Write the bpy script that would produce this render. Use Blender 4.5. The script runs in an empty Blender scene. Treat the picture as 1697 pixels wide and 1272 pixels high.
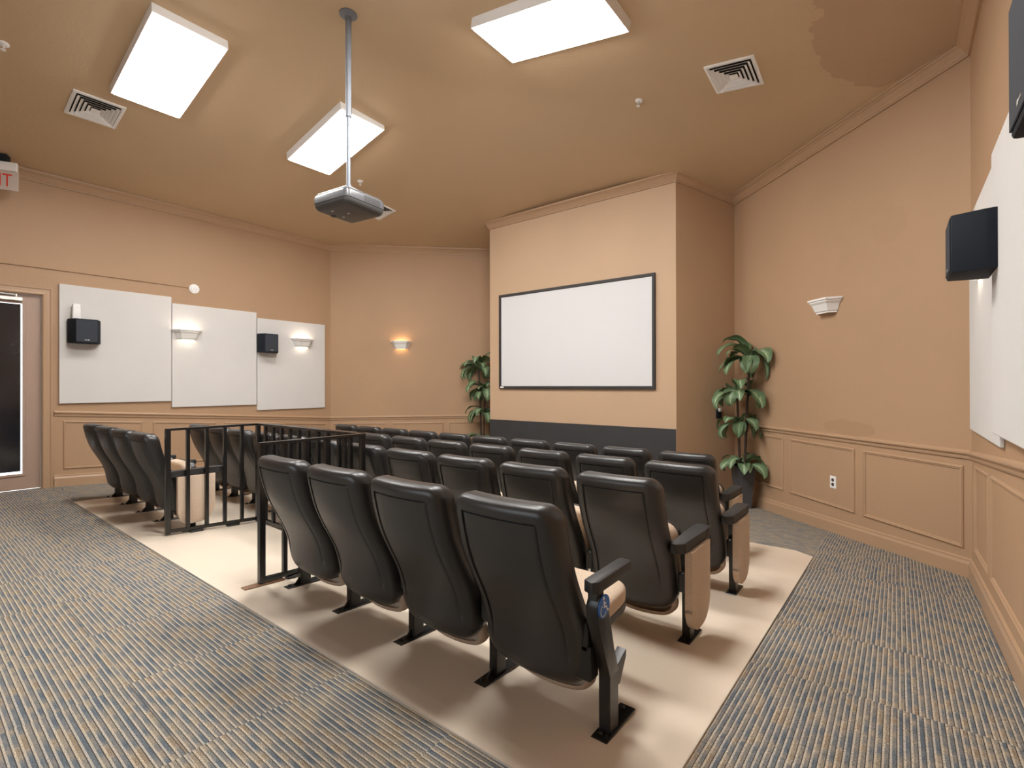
import bpy, bmesh, math, random
from mathutils import Vector, Matrix
random.seed(7)
sc = bpy.context.scene
COL = sc.collection

# ---------------------------------------------------------------- camera
F_PX, YAW, PITCH, ROLL, CAM_H = 816.2, 0.6646, 0.0023, -0.0018, 1.2
fw = Vector((-math.sin(YAW) * math.cos(PITCH), math.cos(YAW) * math.cos(PITCH), math.sin(PITCH)))
rt0 = Vector((math.cos(YAW), math.sin(YAW), 0))
up0 = rt0.cross(fw)
rt = rt0 * math.cos(ROLL) + up0 * math.sin(ROLL)
up = -rt0 * math.sin(ROLL) + up0 * math.cos(ROLL)
cam = bpy.data.cameras.new('camera')
cam.sensor_fit = 'HORIZONTAL'
cam.sensor_width = 36.0
cam.lens = F_PX / 1697.0 * 36.0
cam.clip_start = 0.02
cam_o = bpy.data.objects.new('camera', cam)
COL.objects.link(cam_o)
R = Matrix((rt, up, -fw)).transposed().to_4x4()
cam_o.matrix_world = Matrix.Translation((0, 0, CAM_H)) @ R
sc.camera = cam_o

# ---------------------------------------------------------------- world, exposure
w = bpy.data.worlds.new('daylight')
sc.world = w
w.use_nodes = True
w.node_tree.nodes['Background'].inputs[0].default_value = (0.93, 0.97, 1.0, 1)
w.node_tree.nodes['Background'].inputs[1].default_value = 1.4
vs = sc.view_settings
vs.view_transform = 'Standard'
vs.look = 'None'
vs.gamma = 1.0
vs.use_curve_mapping = False
vs.exposure = 1.35
LAMP = 15.3      # radiance of the ceiling diffusers

# ---------------------------------------------------------------- measures of the room
XL, XR, YL, YR = -7.89, 0.418, 4.873, 4.836       # side walls and where they turn 45 degrees
YF = 7.306                                        # far front wall plane (behind the screen wall)
YBACK = -2.6
SL, SLY = 0.0562, 1.296                           # floor slope towards the screen, where it begins
ZW, CS = 3.67, 0.195                              # ceiling height along the walls, ceiling pitch
BX0, BX1, BY = -5.276, -2.194, 6.15               # screen wall
E1 = (-5.77, 6.993)
E2 = (-1.701, 6.955)


def fz(y):
    return -SL * max(0.0, y - SLY)


def smin(a, b, k=1.1):
    h = max(k - abs(a - b), 0.0) / k
    return min(a, b) - h * h * h * k / 6.0


def ceil_z(x, y):
    """rounded octagonal vault: slopes up from every wall, creases plastered smooth"""
    ds = sorted((x - XL, XR - x, ((x - XL) - (y - YL)) / math.sqrt(2), ((XR - x) - (y - YR)) / math.sqrt(2), YF - y))
    d = ds[0]
    for e in ds[1:]:
        d = smin(d, e)
    return ZW + CS * max(d, 0.0)


# ---------------------------------------------------------------- materials
def nodes_of(name):
    m = bpy.data.materials.new(name)
    m.use_nodes = True
    nt = m.node_tree
    return m, nt, nt.nodes['Principled BSDF']


def plain(name, col, rough=0.5, metal=0.0, spec=0.5, noise=0.0, scale=30.0, bump=0.0, bscale=200.0):
    m, nt, b = nodes_of(name)
    b.inputs['Base Color'].default_value = (*col, 1)
    b.inputs['Roughness'].default_value = rough
    b.inputs['Metallic'].default_value = metal
    b.inputs['Specular IOR Level'].default_value = spec
    tc = nt.nodes.new('ShaderNodeTexCoord')
    if noise:
        n = nt.nodes.new('ShaderNodeTexNoise')
        n.inputs['Scale'].default_value = scale
        n.inputs['Detail'].default_value = 4
        r = nt.nodes.new('ShaderNodeValToRGB')
        r.color_ramp.elements[0].position = 0.3
        r.color_ramp.elements[1].position = 0.7
        r.color_ramp.elements[0].color = (*[c * (1 - noise) for c in col], 1)
        r.color_ramp.elements[1].color = (*[min(1, c * (1 + noise)) for c in col], 1)
        nt.links.new(tc.outputs['Object'], n.inputs['Vector'])
        nt.links.new(n.outputs['Fac'], r.inputs['Fac'])
        nt.links.new(r.outputs['Color'], b.inputs['Base Color'])
    if bump:
        n2 = nt.nodes.new('ShaderNodeTexNoise')
        n2.inputs['Scale'].default_value = bscale
        n2.inputs['Detail'].default_value = 3
        bp = nt.nodes.new('ShaderNodeBump')
        bp.inputs['Strength'].default_value = bump
        bp.inputs['Distance'].default_value = 0.004
        nt.links.new(tc.outputs['Object'], n2.inputs['Vector'])
        nt.links.new(n2.outputs['Fac'], bp.inputs['Height'])
        nt.links.new(bp.outputs['Normal'], b.inputs['Normal'])
    return m


def emit(name, col, strength):
    m = bpy.data.materials.new(name)
    m.use_nodes = True
    nt = m.node_tree
    nt.nodes.clear()
    e = nt.nodes.new('ShaderNodeEmission')
    e.inputs[0].default_value = (*col, 1)
    e.inputs[1].default_value = strength
    o = nt.nodes.new('ShaderNodeOutputMaterial')
    nt.links.new(e.outputs[0], o.inputs[0])
    return m


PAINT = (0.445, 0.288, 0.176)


def paint_material(name, base, patch=None):
    """knock-down textured tan wall paint; patch=(point, radius, colour) adds a touch-up coat with a ragged edge"""
    m, nt, b = nodes_of(name)
    L = nt.links.new
    geo = nt.nodes.new('ShaderNodeNewGeometry')
    n = nt.nodes.new('ShaderNodeTexNoise')
    n.inputs['Scale'].default_value = 0.9
    n.inputs['Detail'].default_value = 3
    r = nt.nodes.new('ShaderNodeValToRGB')
    r.color_ramp.elements[0].position = 0.35
    r.color_ramp.elements[1].position = 0.65
    r.color_ramp.elements[0].color = (*[c * 0.975 for c in base], 1)
    r.color_ramp.elements[1].color = (*[c * 1.025 for c in base], 1)
    L(geo.outputs['Position'], n.inputs['Vector'])
    L(n.outputs['Fac'], r.inputs['Fac'])
    colour = r.outputs['Color']
    for p, rad, pc, stretch in (patch or []):
        mp = nt.nodes.new('ShaderNodeMapping')
        mp.vector_type = 'TEXTURE'
        mp.inputs['Location'].default_value = p
        mp.inputs['Scale'].default_value = stretch
        L(geo.outputs['Position'], mp.inputs['Vector'])
        n3 = nt.nodes.new('ShaderNodeTexNoise')
        n3.inputs['Scale'].default_value = 3.2
        n3.inputs['Detail'].default_value = 5
        L(geo.outputs['Position'], n3.inputs['Vector'])
        ln = nt.nodes.new('ShaderNodeVectorMath')
        ln.operation = 'LENGTH'
        L(mp.outputs['Vector'], ln.inputs[0])
        ad = nt.nodes.new('ShaderNodeMath')
        ad.operation = 'ADD'
        L(ln.outputs['Value'], ad.inputs[0])
        sub = nt.nodes.new('ShaderNodeMath')
        sub.operation = 'MULTIPLY_ADD'
        sub.inputs[1].default_value = 0.9
        sub.inputs[2].default_value = -0.45
        L(n3.outputs['Fac'], sub.inputs[0])
        L(sub.outputs[0], ad.inputs[1])
        lt = nt.nodes.new('ShaderNodeMath')
        lt.operation = 'LESS_THAN'
        lt.inputs[1].default_value = rad
        L(ad.outputs[0], lt.inputs[0])
        mx = nt.nodes.new('ShaderNodeMix')
        mx.data_type = 'RGBA'
        mx.inputs['B'].default_value = (*pc, 1)
        L(lt.outputs[0], mx.inputs['Factor'])
        L(colour, mx.inputs['A'])
        colour = mx.outputs['Result']
    L(colour, b.inputs['Base Color'])
    b.inputs['Roughness'].default_value = 0.55
    b.inputs['Specular IOR Level'].default_value = 0.3
    n2 = nt.nodes.new('ShaderNodeTexNoise')
    n2.inputs['Scale'].default_value = 38
    n2.inputs['Detail'].default_value = 4
    n2.inputs['Roughness'].default_value = 0.65
    bp = nt.nodes.new('ShaderNodeBump')
    bp.inputs['Strength'].default_value = 0.30
    bp.inputs['Distance'].default_value = 0.006
    L(geo.outputs['Position'], n2.inputs['Vector'])
    L(n2.outputs['Fac'], bp.inputs['Height'])
    L(bp.outputs['Normal'], b.inputs['Normal'])
    return m


def carpet(name, along_x):
    m, nt, b = nodes_of(name)
    L = nt.links.new
    geo = nt.nodes.new('ShaderNodeNewGeometry')
    sp = nt.nodes.new('ShaderNodeSeparateXYZ')
    L(geo.outputs['Position'], sp.inputs[0])
    a, c = (sp.outputs['X'], sp.outputs['Y']) if along_x else (sp.outputs['Y'], sp.outputs['X'])

    def math_(op, x, y=None, z=None):
        n = nt.nodes.new('ShaderNodeMath')
        n.operation = op
        for i, v in enumerate((x, y, z)):
            if v is None:
                continue
            if isinstance(v, (int, float)):
                n.inputs[i].default_value = v
            else:
                L(v, n.inputs[i])
        return n.outputs[0]
    # carpet tiles shift the pattern
    ta = math_('FLOOR', math_('DIVIDE', a, 0.61))
    tcn = math_('FLOOR', math_('DIVIDE', c, 0.61))
    cv = nt.nodes.new('ShaderNodeCombineXYZ')
    L(ta, cv.inputs[0])
    L(tcn, cv.inputs[1])
    wn = nt.nodes.new('ShaderNodeTexWhiteNoise')
    L(cv.outputs[0], wn.inputs['Vector'])
    P = 0.0205
    row = math_('ADD', math_('DIVIDE', c, P), wn.outputs['Value'])
    fr = math_('FRACT', row)
    tri = math_('ABSOLUTE', math_('SUBTRACT', fr, 0.5))
    # dashes of colour along each yarn row, shuffled from row to row and tile to tile
    rv = nt.nodes.new('ShaderNodeCombineXYZ')
    L(math_('FLOOR', row), rv.inputs[0])
    L(wn.outputs['Value'], rv.inputs[1])
    rn = nt.nodes.new('ShaderNodeTexWhiteNoise')
    L(rv.outputs[0], rn.inputs['Vector'])
    nz = nt.nodes.new('ShaderNodeTexNoise')
    nz.noise_dimensions = '2D'
    nz.inputs['Scale'].default_value = 1.0
    nz.inputs['Detail'].default_value = 1.0
    vv = nt.nodes.new('ShaderNodeCombineXYZ')
    L(math_('MULTIPLY_ADD', a, 9.0, math_('MULTIPLY', wn.outputs['Value'], 37.0)), vv.inputs[0])
    L(math_('MULTIPLY_ADD', rn.outputs['Value'], 23.0, math_('MULTIPLY', math_('FLOOR', row), 0.31)), vv.inputs[1])
    L(vv.outputs[0], nz.inputs['Vector'])

    def ramp(stops, mode='LINEAR'):
        r = nt.nodes.new('ShaderNodeValToRGB')
        r.color_ramp.interpolation = mode
        els = r.color_ramp.elements
        els[0].position, els[0].color = stops[0][0], (*stops[0][1], 1)
        els[1].position, els[1].color = stops[-1][0], (*stops[-1][1], 1)
        for p, col in stops[1:-1]:
            e = els.new(p)
            e.color = (*col, 1)
        return r
    band = ramp([(0.28, (0.25, 0.195, 0.14)), (0.38, (0.29, 0.25, 0.195)), (0.46, (0.215, 0.198, 0.176)), (0.54, (0.18, 0.178, 0.174)), (0.62, (0.146, 0.159, 0.171)), (0.74, (0.108, 0.129, 0.152))])
    L(nz.outputs['Fac'], band.inputs['Fac'])
    line = ramp([(0.30, (0.47, 0.39, 0.29)), (0.70, (0.40, 0.37, 0.325))])
    L(nz.outputs['Fac'], line.inputs['Fac'])
    # one period: light yarn, coloured band, dark gap
    m1 = ramp([(0.0, (0, 0, 0)), (0.25, (0, 0, 0)), (0.33, (1, 1, 1)), (0.97, (1, 1, 1)), (1.0, (0, 0, 0))])
    L(fr, m1.inputs['Fac'])
    m2 = ramp([(0.0, (0, 0, 0)), (0.80, (0, 0, 0)), (0.87, (1, 1, 1)), (0.94, (1, 1, 1)), (1.0, (0, 0, 0))])
    L(fr, m2.inputs['Fac'])
    mxa = nt.nodes.new('ShaderNodeMix')
    mxa.data_type = 'RGBA'
    L(m1.outputs[0], mxa.inputs['Factor'])
    L(line.outputs[0], mxa.inputs['A'])
    L(band.outputs[0], mxa.inputs['B'])
    mx = nt.nodes.new('ShaderNodeMix')
    mx.data_type = 'RGBA'
    mx.inputs['B'].default_value = (0.062, 0.056, 0.052, 1)
    L(m2.outputs[0], mx.inputs['Factor'])
    L(mxa.outputs['Result'], mx.inputs['A'])
    # pile speckle
    sk = nt.nodes.new('ShaderNodeTexNoise')
    sk.inputs['Scale'].default_value = 260
    sk.inputs['Detail'].default_value = 2
    L(geo.outputs['Position'], sk.inputs['Vector'])
    hs = nt.nodes.new('ShaderNodeMix')
    hs.data_type = 'RGBA'
    hs.blend_type = 'MULTIPLY'
    hs.inputs['Factor'].default_value = 1.0
    rr = nt.nodes.new('ShaderNodeValToRGB')
    rr.color_ramp.elements[0].position = 0.3
    rr.color_ramp.elements[0].color = (0.48, 0.48, 0.48, 1)
    rr.color_ramp.elements[1].position = 0.7
    rr.color_ramp.elements[1].color = (1.5, 1.5, 1.5, 1)
    L(sk.outputs['Fac'], rr.inputs['Fac'])
    L(mx.outputs['Result'], hs.inputs['A'])
    L(rr.outputs['Color'], hs.inputs['B'])
    L(hs.outputs['Result'], b.inputs['Base Color'])
    b.inputs['Roughness'].default_value = 0.95
    b.inputs['Specular IOR Level'].default_value = 0.1
    bp = nt.nodes.new('ShaderNodeBump')
    bp.inputs['Strength'].default_value = 0.5
    bp.inputs['Distance'].default_value = 0.004
    hh = math_('ADD', math_('MULTIPLY', tri, -1.2), sk.outputs['Fac'])
    L(hh, bp.inputs['Height'])
    L(bp.outputs['Normal'], b.inputs['Normal'])
    return m


M = {}
M['wall'] = paint_material('tan wall paint', PAINT, [
    ((-0.35, 5.6, 0.78), 0.5, (0.415, 0.265, 0.16), (0.55, 0.55, 0.16)),
    ((-0.05, 5.3, 2.6), 0.45, (0.437, 0.281, 0.171), (0.5, 0.5, 0.35))])
M['wall_front'] = paint_material('tan paint brightened for light', (0.535, 0.372, 0.245))  # screen wall's front face only: stronger light there is put into the colour
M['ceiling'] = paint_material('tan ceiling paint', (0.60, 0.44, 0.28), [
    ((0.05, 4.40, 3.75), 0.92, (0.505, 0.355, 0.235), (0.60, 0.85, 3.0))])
M['trim'] = plain('tan semi-gloss trim paint', (0.46, 0.30, 0.185), 0.38, noise=0.02, scale=3)
M['doorpaint'] = plain('taupe door paint', (0.42, 0.295, 0.23), 0.42, noise=0.03, scale=2)
M['carpet_x'] = carpet('striped carpet tiles laid across', True)
M['carpet_y'] = carpet('striped carpet tiles laid along', False)
M['platform'] = plain('beige sealed floor', (0.74, 0.63, 0.51), 0.34, spec=0.45, noise=0.035, scale=1.6, bump=0.05, bscale=9)
M['edge'] = plain('pale floor edge strip', (0.62, 0.55, 0.47), 0.5, noise=0.05)
M['white'] = plain('white painted metal', (0.90, 0.90, 0.90), 0.4, noise=0.01, scale=5)
M['plaster'] = plain('white plaster', (0.82, 0.81, 0.79), 0.5, noise=0.02, scale=12)
M['diffuser'] = emit('lit acrylic diffuser', (1.0, 0.985, 0.955), LAMP)
M['diffuser_right'] = emit('brighter lit acrylic diffuser', (1.0, 0.985, 0.955), LAMP * 1.38)
M['fabric_panel'] = plain('off-white stretched fabric', (0.675, 0.66, 0.645), 0.9, spec=0.15, noise=0.02, scale=2.5, bump=0.12, bscale=420)
M['plastic'] = plain('black moulded plastic', (0.0245, 0.024, 0.0245), 0.36, spec=0.6, noise=0.05, scale=6, bump=0.05, bscale=500)
M['arm'] = plain('charcoal armrest plastic', (0.028, 0.028, 0.029), 0.5, bump=0.12, bscale=380)
M['steel'] = plain('black painted steel', (0.012, 0.011, 0.010), 0.30, spec=0.5, noise=0.1, scale=20)
M['rail'] = plain('black gloss railing paint', (0.012, 0.011, 0.011), 0.25, spec=0.6, noise=0.1, scale=14)
M['bolt'] = plain('zinc bolt', (0.45, 0.44, 0.42), 0.3, metal=1.0)
M['tan_fabric'] = plain('beige chair upholstery', (0.60, 0.475, 0.365), 0.95, spec=0.1, noise=0.10, scale=160, bump=0.3, bscale=600)
M['speaker'] = plain('navy black speaker cabinet', (0.012, 0.0165, 0.024), 0.7, spec=0.22, noise=0.05, scale=30)
M['grille'] = plain('dark blue-grey speaker grille cloth', (0.040, 0.046, 0.058), 0.75, spec=0.3, bump=0.2, bscale=900)
M['badge'] = plain('silver badge', (0.62, 0.62, 0.62), 0.35, metal=0.6)
M['screen'] = plain('matte white projection screen', (0.685, 0.69, 0.70), 0.85, spec=0.15, noise=0.006, scale=1.5)
M['frame'] = plain('black velvet screen frame', (0.032, 0.029, 0.029), 0.6, noise=0.08, scale=10)
M['blackpanel'] = plain('charcoal painted board', (0.036, 0.036, 0.039), 0.55, noise=0.12, scale=4)
M['pole'] = plain('grey galvanised tube', (0.20, 0.215, 0.245), 0.5, metal=0.45, noise=0.05, scale=8)
M['proj_top'] = plain('grey projector casing', (0.095, 0.097, 0.104), 0.27, noise=0.03, scale=8)
M['proj_bot'] = plain('dark grey projector base', (0.06, 0.058, 0.058), 0.42, noise=0.05, scale=8)
M['glass_dark'] = plain('lens glass', (0.01, 0.012, 0.02), 0.06, spec=0.8)
M['film'] = plain('black window film', (0.012, 0.014, 0.019), 0.12, spec=0.7, noise=0.5, scale=3)
M['silver'] = plain('bright aluminium', (0.78, 0.78, 0.77), 0.28, metal=0.85)
M['red'] = plain('red exit letters', (0.75, 0.07, 0.05), 0.4)
M['sign_face'] = plain('clear edge-lit acrylic', (0.60, 0.52, 0.47), 0.25, spec=0.5)
M['blue'] = plain('blue access decal', (0.012, 0.13, 0.50), 0.35)
M['decal_white'] = plain('white decal print', (0.85, 0.85, 0.85), 0.4)
M['wood'] = plain('brown wood shim', (0.22, 0.115, 0.06), 0.5, noise=0.25, scale=25)
M['socket'] = plain('brown socket face', (0.06, 0.045, 0.04), 0.45)
M['dark'] = plain('dark duct interior', (0.02, 0.017, 0.015), 0.9)
M['warm'] = emit('warm sconce lamp', (1.0, 0.66, 0.36), 26.0)
M['neutral_lamp'] = emit('soft white sconce lamp', (1.0, 0.86, 0.70), 22.0)
M['bulb_off'] = plain('unlit frosted bulb', (0.75, 0.74, 0.70), 0.3)
M['soil'] = plain('dark moss filler', (0.05, 0.045, 0.03), 0.95, noise=0.4, scale=60, bump=0.6, bscale=90)
M['stem'] = plain('dark brown cane', (0.045, 0.026, 0.02), 0.55, noise=0.4, scale=40, bump=0.2, bscale=60)


def pot_material():
    m, nt, b = nodes_of('charcoal woven planter')
    tc = nt.nodes.new('ShaderNodeTexCoord')
    mp = nt.nodes.new('ShaderNodeMapping')
    mp.inputs['Scale'].default_value = (1, 1, 1)
    wv = nt.nodes.new('ShaderNodeTexBrick')
    wv.inputs['Scale'].default_value = 42
    wv.inputs['Color1'].default_value = (0.07, 0.073, 0.082, 1)
    wv.inputs['Color2'].default_value = (0.125, 0.13, 0.145, 1)
    wv.inputs['Mortar'].default_value = (0.02, 0.02, 0.023, 1)
    wv.inputs['Mortar Size'].default_value = 0.03
    L = nt.links.new
    L(tc.outputs['Generated'], mp.inputs['Vector'])
    sep = nt.nodes.new('ShaderNodeSeparateXYZ')
    L(tc.outputs['Object'], sep.inputs[0])
    ad = nt.nodes.new('ShaderNodeMath')
    ad.operation = 'ADD'
    L(sep.outputs['X'], ad.inputs[0])
    L(sep.outputs['Y'], ad.inputs[1])
    cb = nt.nodes.new('ShaderNodeCombineXYZ')
    L(ad.outputs[0], cb.inputs[0])
    L(sep.outputs['Z'], cb.inputs[1])
    L(cb.outputs[0], wv.inputs['Vector'])
    L(wv.outputs['Color'], b.inputs['Base Color'])
    b.inputs['Roughness'].default_value = 0.6
    bp = nt.nodes.new('ShaderNodeBump')
    bp.inputs['Strength'].default_value = 0.4
    bp.inputs['Distance'].default_value = 0.004
    L(wv.outputs['Fac'], bp.inputs['Height'])
    bp.invert = True
    L(bp.outputs['Normal'], b.inputs['Normal'])
    return m


def leaf_material():
    """green leaf, cream midrib and pale feathered centre, driven by the leaf's own UV"""
    m, nt, b = nodes_of('variegated green leaf')
    L = nt.links.new
    uv = nt.nodes.new('ShaderNodeUVMap')
    uv.uv_map = 'leaf'
    sp = nt.nodes.new('ShaderNodeSeparateXYZ')
    L(uv.outputs['UV'], sp.inputs[0])
    ab = nt.nodes.new('ShaderNodeMath')
    ab.operation = 'ABSOLUTE'
    L(sp.outputs['X'], ab.inputs[0])
    n = nt.nodes.new('ShaderNodeTexNoise')
    n.inputs['Scale'].default_value = 7
    n.inputs['Detail'].default_value = 3
    wv = nt.nodes.new('ShaderNodeMath')
    wv.operation = 'MULTIPLY_ADD'
    wv.inputs[1].default_value = 0.8
    L(n.outputs['Fac'], wv.inputs[0])
    L(uv.outputs['UV'], n.inputs['Vector'])
    L(ab.outputs[0], wv.inputs[2])
    r = nt.nodes.new('ShaderNodeValToRGB')
    cr = r.color_ramp
    cr.elements[0].position = 0.33
    cr.elements[0].color = (0.60, 0.66, 0.42, 1)
    cr.elements[1].position = 1.0
    cr.elements[1].color = (0.105, 0.17, 0.085, 1)
    e = cr.elements.new(0.41)
    e.color = (0.33, 0.45, 0.29, 1)
    e = cr.elements.new(0.58)
    e.color = (0.185, 0.275, 0.15, 1)
    L(wv.outputs[0], r.inputs['Fac'])
    L(r.outputs['Color'], b.inputs['Base Color'])
    b.inputs['Roughness'].default_value = 0.45
    b.inputs['Specular IOR Level'].default_value = 0.35
    return m


M['pot'] = pot_material()
M['leaf'] = leaf_material()


def glass():
    """thin clear pane: passes light straight through, with a weak mirror reflection"""
    m = bpy.data.materials.new('clear pane')
    m.use_nodes = True
    nt = m.node_tree
    nt.nodes.clear()
    tr = nt.nodes.new('ShaderNodeBsdfTransparent')
    tr.inputs[0].default_value = (0.94, 0.965, 0.97, 1)
    gl = nt.nodes.new('ShaderNodeBsdfGlossy')
    gl.inputs['Roughness'].default_value = 0.02
    fr = nt.nodes.new('ShaderNodeFresnel')
    fr.inputs[0].default_value = 1.35
    mx = nt.nodes.new('ShaderNodeMixShader')
    o = nt.nodes.new('ShaderNodeOutputMaterial')
    nt.links.new(fr.outputs[0], mx.inputs[0])
    nt.links.new(tr.outputs[0], mx.inputs[1])
    nt.links.new(gl.outputs[0], mx.inputs[2])
    nt.links.new(mx.outputs[0], o.inputs[0])
    return m


M['glass'] = glass()

# ---------------------------------------------------------------- geometry helpers


def link(o, parent=None):
    COL.objects.link(o)
    if parent is not None:
        o.parent = parent
    return o


def obj(name, bm, mat, parent=None, smooth=None):
    """link a bmesh as ONE mesh object; smooth = angle in degrees for smooth shading"""
    bmesh.ops.recalc_face_normals(bm, faces=bm.faces[:])
    if smooth:
        for f in bm.faces:
            f.smooth = True
        for e in bm.edges:
            if len(e.link_faces) == 2 and e.calc_face_angle(0) > math.radians(smooth):
                e.smooth = False
    me = bpy.data.meshes.new(name)
    bm.to_mesh(me)
    bm.free()
    for m in (mat if isinstance(mat, (list, tuple)) else [mat]):
        me.materials.append(M[m])
    return link(bpy.data.objects.new(name, me), parent)


def thing(name, label, cat, loc=(0, 0, 0), rot=(0, 0, 0), group=None):
    o = bpy.data.objects.new(name, None)
    o.empty_display_size = 0.1
    link(o)
    o.location = loc
    o.rotation_euler = rot
    o['label'] = label
    o['category'] = cat
    if group:
        o['group'] = group
    return o


def tag(o, label, cat, group=None):
    o['label'] = label
    o['category'] = cat
    if group:
        o['group'] = group
    return o


def struct(o, label=None, cat=None):
    o['kind'] = 'structure'
    if label:
        o['label'] = label
        o['category'] = cat
    return o


def box(bm, lo, hi, bevel=0.0, seg=2, mat=None):
    lo, hi = Vector(lo), Vector(hi)
    r = bmesh.ops.create_cube(bm, size=1.0)
    for v in r['verts']:
        v.co = Vector((lo[i] + (v.co[i] + 0.5) * (hi[i] - lo[i]) for i in range(3)))
    if bevel:
        es = list({e for v in r['verts'] for e in v.link_edges})
        bmesh.ops.bevel(bm, geom=es, offset=bevel, segments=seg, profile=0.5, affect='EDGES', clamp_overlap=True)
    return bm


def newbox(lo, hi, bevel=0.0, seg=2):
    return box(bmesh.new(), lo, hi, bevel, seg)


def prism(bm, pts, z0, z1, flip=False):
    """extrude a plan polygon between two heights"""
    a = [bm.verts.new((p[0], p[1], z0)) for p in pts]
    b = [bm.verts.new((p[0], p[1], z1)) for p in pts]
    n = len(pts)
    bm.faces.new(a[::-1])
    bm.faces.new(b)
    for i in range(n):
        bm.faces.new((a[i], a[(i + 1) % n], b[(i + 1) % n], b[i]))
    return bm


def prism_x(bm, pts, x0, x1, bevel=0.0):
    """extrude a (y,z) outline between two x"""
    a = [bm.verts.new((x0, p[0], p[1])) for p in pts]
    b = [bm.verts.new((x1, p[0], p[1])) for p in pts]
    n = len(pts)
    fs = [bm.faces.new(a[::-1]), bm.faces.new(b)]
    for i in range(n):
        fs.append(bm.faces.new((a[i], a[(i + 1) % n], b[(i + 1) % n], b[i])))
    if bevel:
        es = list({e for f in fs[:2] for e in f.edges})
        bmesh.ops.bevel(bm, geom=es, offset=bevel, segments=2, profile=0.5, affect='EDGES', clamp_overlap=True)
    return bm


def tube(bm, pts, rad, n=10, cap=True):
    """tube through points; rad a number or one per point"""
    pts = [Vector(p) for p in pts]
    rads = rad if isinstance(rad, (list, tuple)) else [rad] * len(pts)
    rings = []
    ref = Vector((0, 0, 1)) if abs((pts[-1] - pts[0]).normalized().z) < 0.9 else Vector((1, 0, 0))
    for i, p in enumerate(pts):
        d = (pts[min(i + 1, len(pts) - 1)] - pts[max(i - 1, 0)]).normalized()
        u = d.cross(ref).normalized()
        v = d.cross(u).normalized()
        rings.append([bm.verts.new(p + (u * math.cos(2 * math.pi * k / n) + v * math.sin(2 * math.pi * k / n)) * rads[i]) for k in range(n)])
    for a, b in zip(rings, rings[1:]):
        for k in range(n):
            bm.faces.new((a[k], a[(k + 1) % n], b[(k + 1) % n], b[k]))
    if cap:
        bm.faces.new(rings[0][::-1])
        bm.faces.new(rings[-1])
    return bm


def lathe(bm, prof, n=24, centre=(0, 0, 0)):
    """(radius, z) profile turned about z"""
    c = Vector(centre)
    rings = []
    for r, z in prof:
        if r < 1e-6:
            rings.append([bm.verts.new(c + Vector((0, 0, z)))])
        else:
            rings.append([bm.verts.new(c + Vector((r * math.cos(2 * math.pi * k / n), r * math.sin(2 * math.pi * k / n), z))) for k in range(n)])
    for a, b in zip(rings, rings[1:]):
        for k in range(n):
            va = [a[k % len(a)], a[(k + 1) % len(a)]] if len(a) > 1 else [a[0]]
            vb = [b[(k + 1) % len(b)], b[k % len(b)]] if len(b) > 1 else [b[0]]
            if len(va) + len(vb) > 2:
                bm.faces.new(va + vb)
    return bm


def sweep(bm, path, prof, closed=False):
    """mitred moulding: path of (x,y,z) with the room on the LEFT of the direction of travel; prof of (out, dz)"""
    n = len(path)
    P = [Vector(p) for p in path]
    nor = []
    for i in range(n if closed else n - 1):
        d = P[(i + 1) % n] - P[i]
        d.z = 0
        d.normalize()
        nor.append(Vector((-d.y, d.x, 0)))
    rings = []
    for i in range(n):
        if closed:
            n1, n2 = nor[i - 1], nor[i]
        else:
            n1 = nor[max(i - 1, 0)]
            n2 = nor[min(i, n - 2)]
        m = (n1 + n2) / (1 + n1.dot(n2))
        rings.append([bm.verts.new(P[i] + m * o + Vector((0, 0, dz))) for o, dz in prof])
    k = len(prof)
    for i in range(n if closed else n - 1):
        a, b = rings[i], rings[(i + 1) % n]
        for j in range(k):
            bm.faces.new((a[j], a[(j + 1) % k], b[(j + 1) % k], b[j]))
    if not closed:
        bm.faces.new(rings[0][::-1])
        bm.faces.new(rings[-1])
    return bm


def xform(bm, mat):
    bmesh.ops.transform(bm, matrix=mat, verts=bm.verts[:])
    return bm


def frame_from(origin, xdir, ndir):
    """matrix: local x along the wall, local -y... local y = into the room (ndir), z up"""
    x = Vector(xdir).normalized()
    y = Vector(ndir).normalized()
    z = x.cross(y)
    m = Matrix((x, y, z)).transposed().to_4x4()
    m.translation = Vector(origin)
    return m


# ================================================================= THE SETTING
# floor: four carpeted zones, sloping towards the screen from SLY on
bm = bmesh.new()
P0, P1, PF = -6.687, -0.542, 4.70                # the beige floor under the seats: x from, x to, front edge


def zone(pts, mi):
    f = bm.faces.new([bm.verts.new((x, y, fz(y))) for x, y in pts])
    f.material_index = mi


PB = 1.213
zone([(XL - .1, YBACK), (XR + .1, YBACK), (XR + .1, PB), (XL - .1, PB)], 0)
zone([(XL - .1, PB), (XR + .1, PB), (XR + .1, SLY), (XL - .1, SLY)], 0)
zone([(XL - .1, SLY), (P0, SLY), (P0, 7.5), (XL - .1, 7.5)], 1)
zone([(P1, SLY), (XR + .1, SLY), (XR + .1, 7.5), (P1, 7.5)], 1)
zone([(P0, SLY), (P1, SLY), (P1, PF), (P0, PF)], 0)
zone([(P0, PF), (P1, PF), (P1, 7.5), (P0, 7.5)], 0)
bmesh.ops.remove_doubles(bm, verts=bm.verts[:], dist=1e-4)
struct(obj('floor', bm, ['carpet_x', 'carpet_y']))

# beige sealed floor under the seats, a few millimetres proud of the carpet, front corners clipped
PH = 0.007
CUT = 0.14
plan = [(P0, PB), (P1, PB), (P1, SLY), (P1, PF - CUT * .8), (P1 - CUT, PF), (P0 + CUT, PF), (P0, PF - CUT * .8), (P0, SLY)]
bm = bmesh.new()


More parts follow.
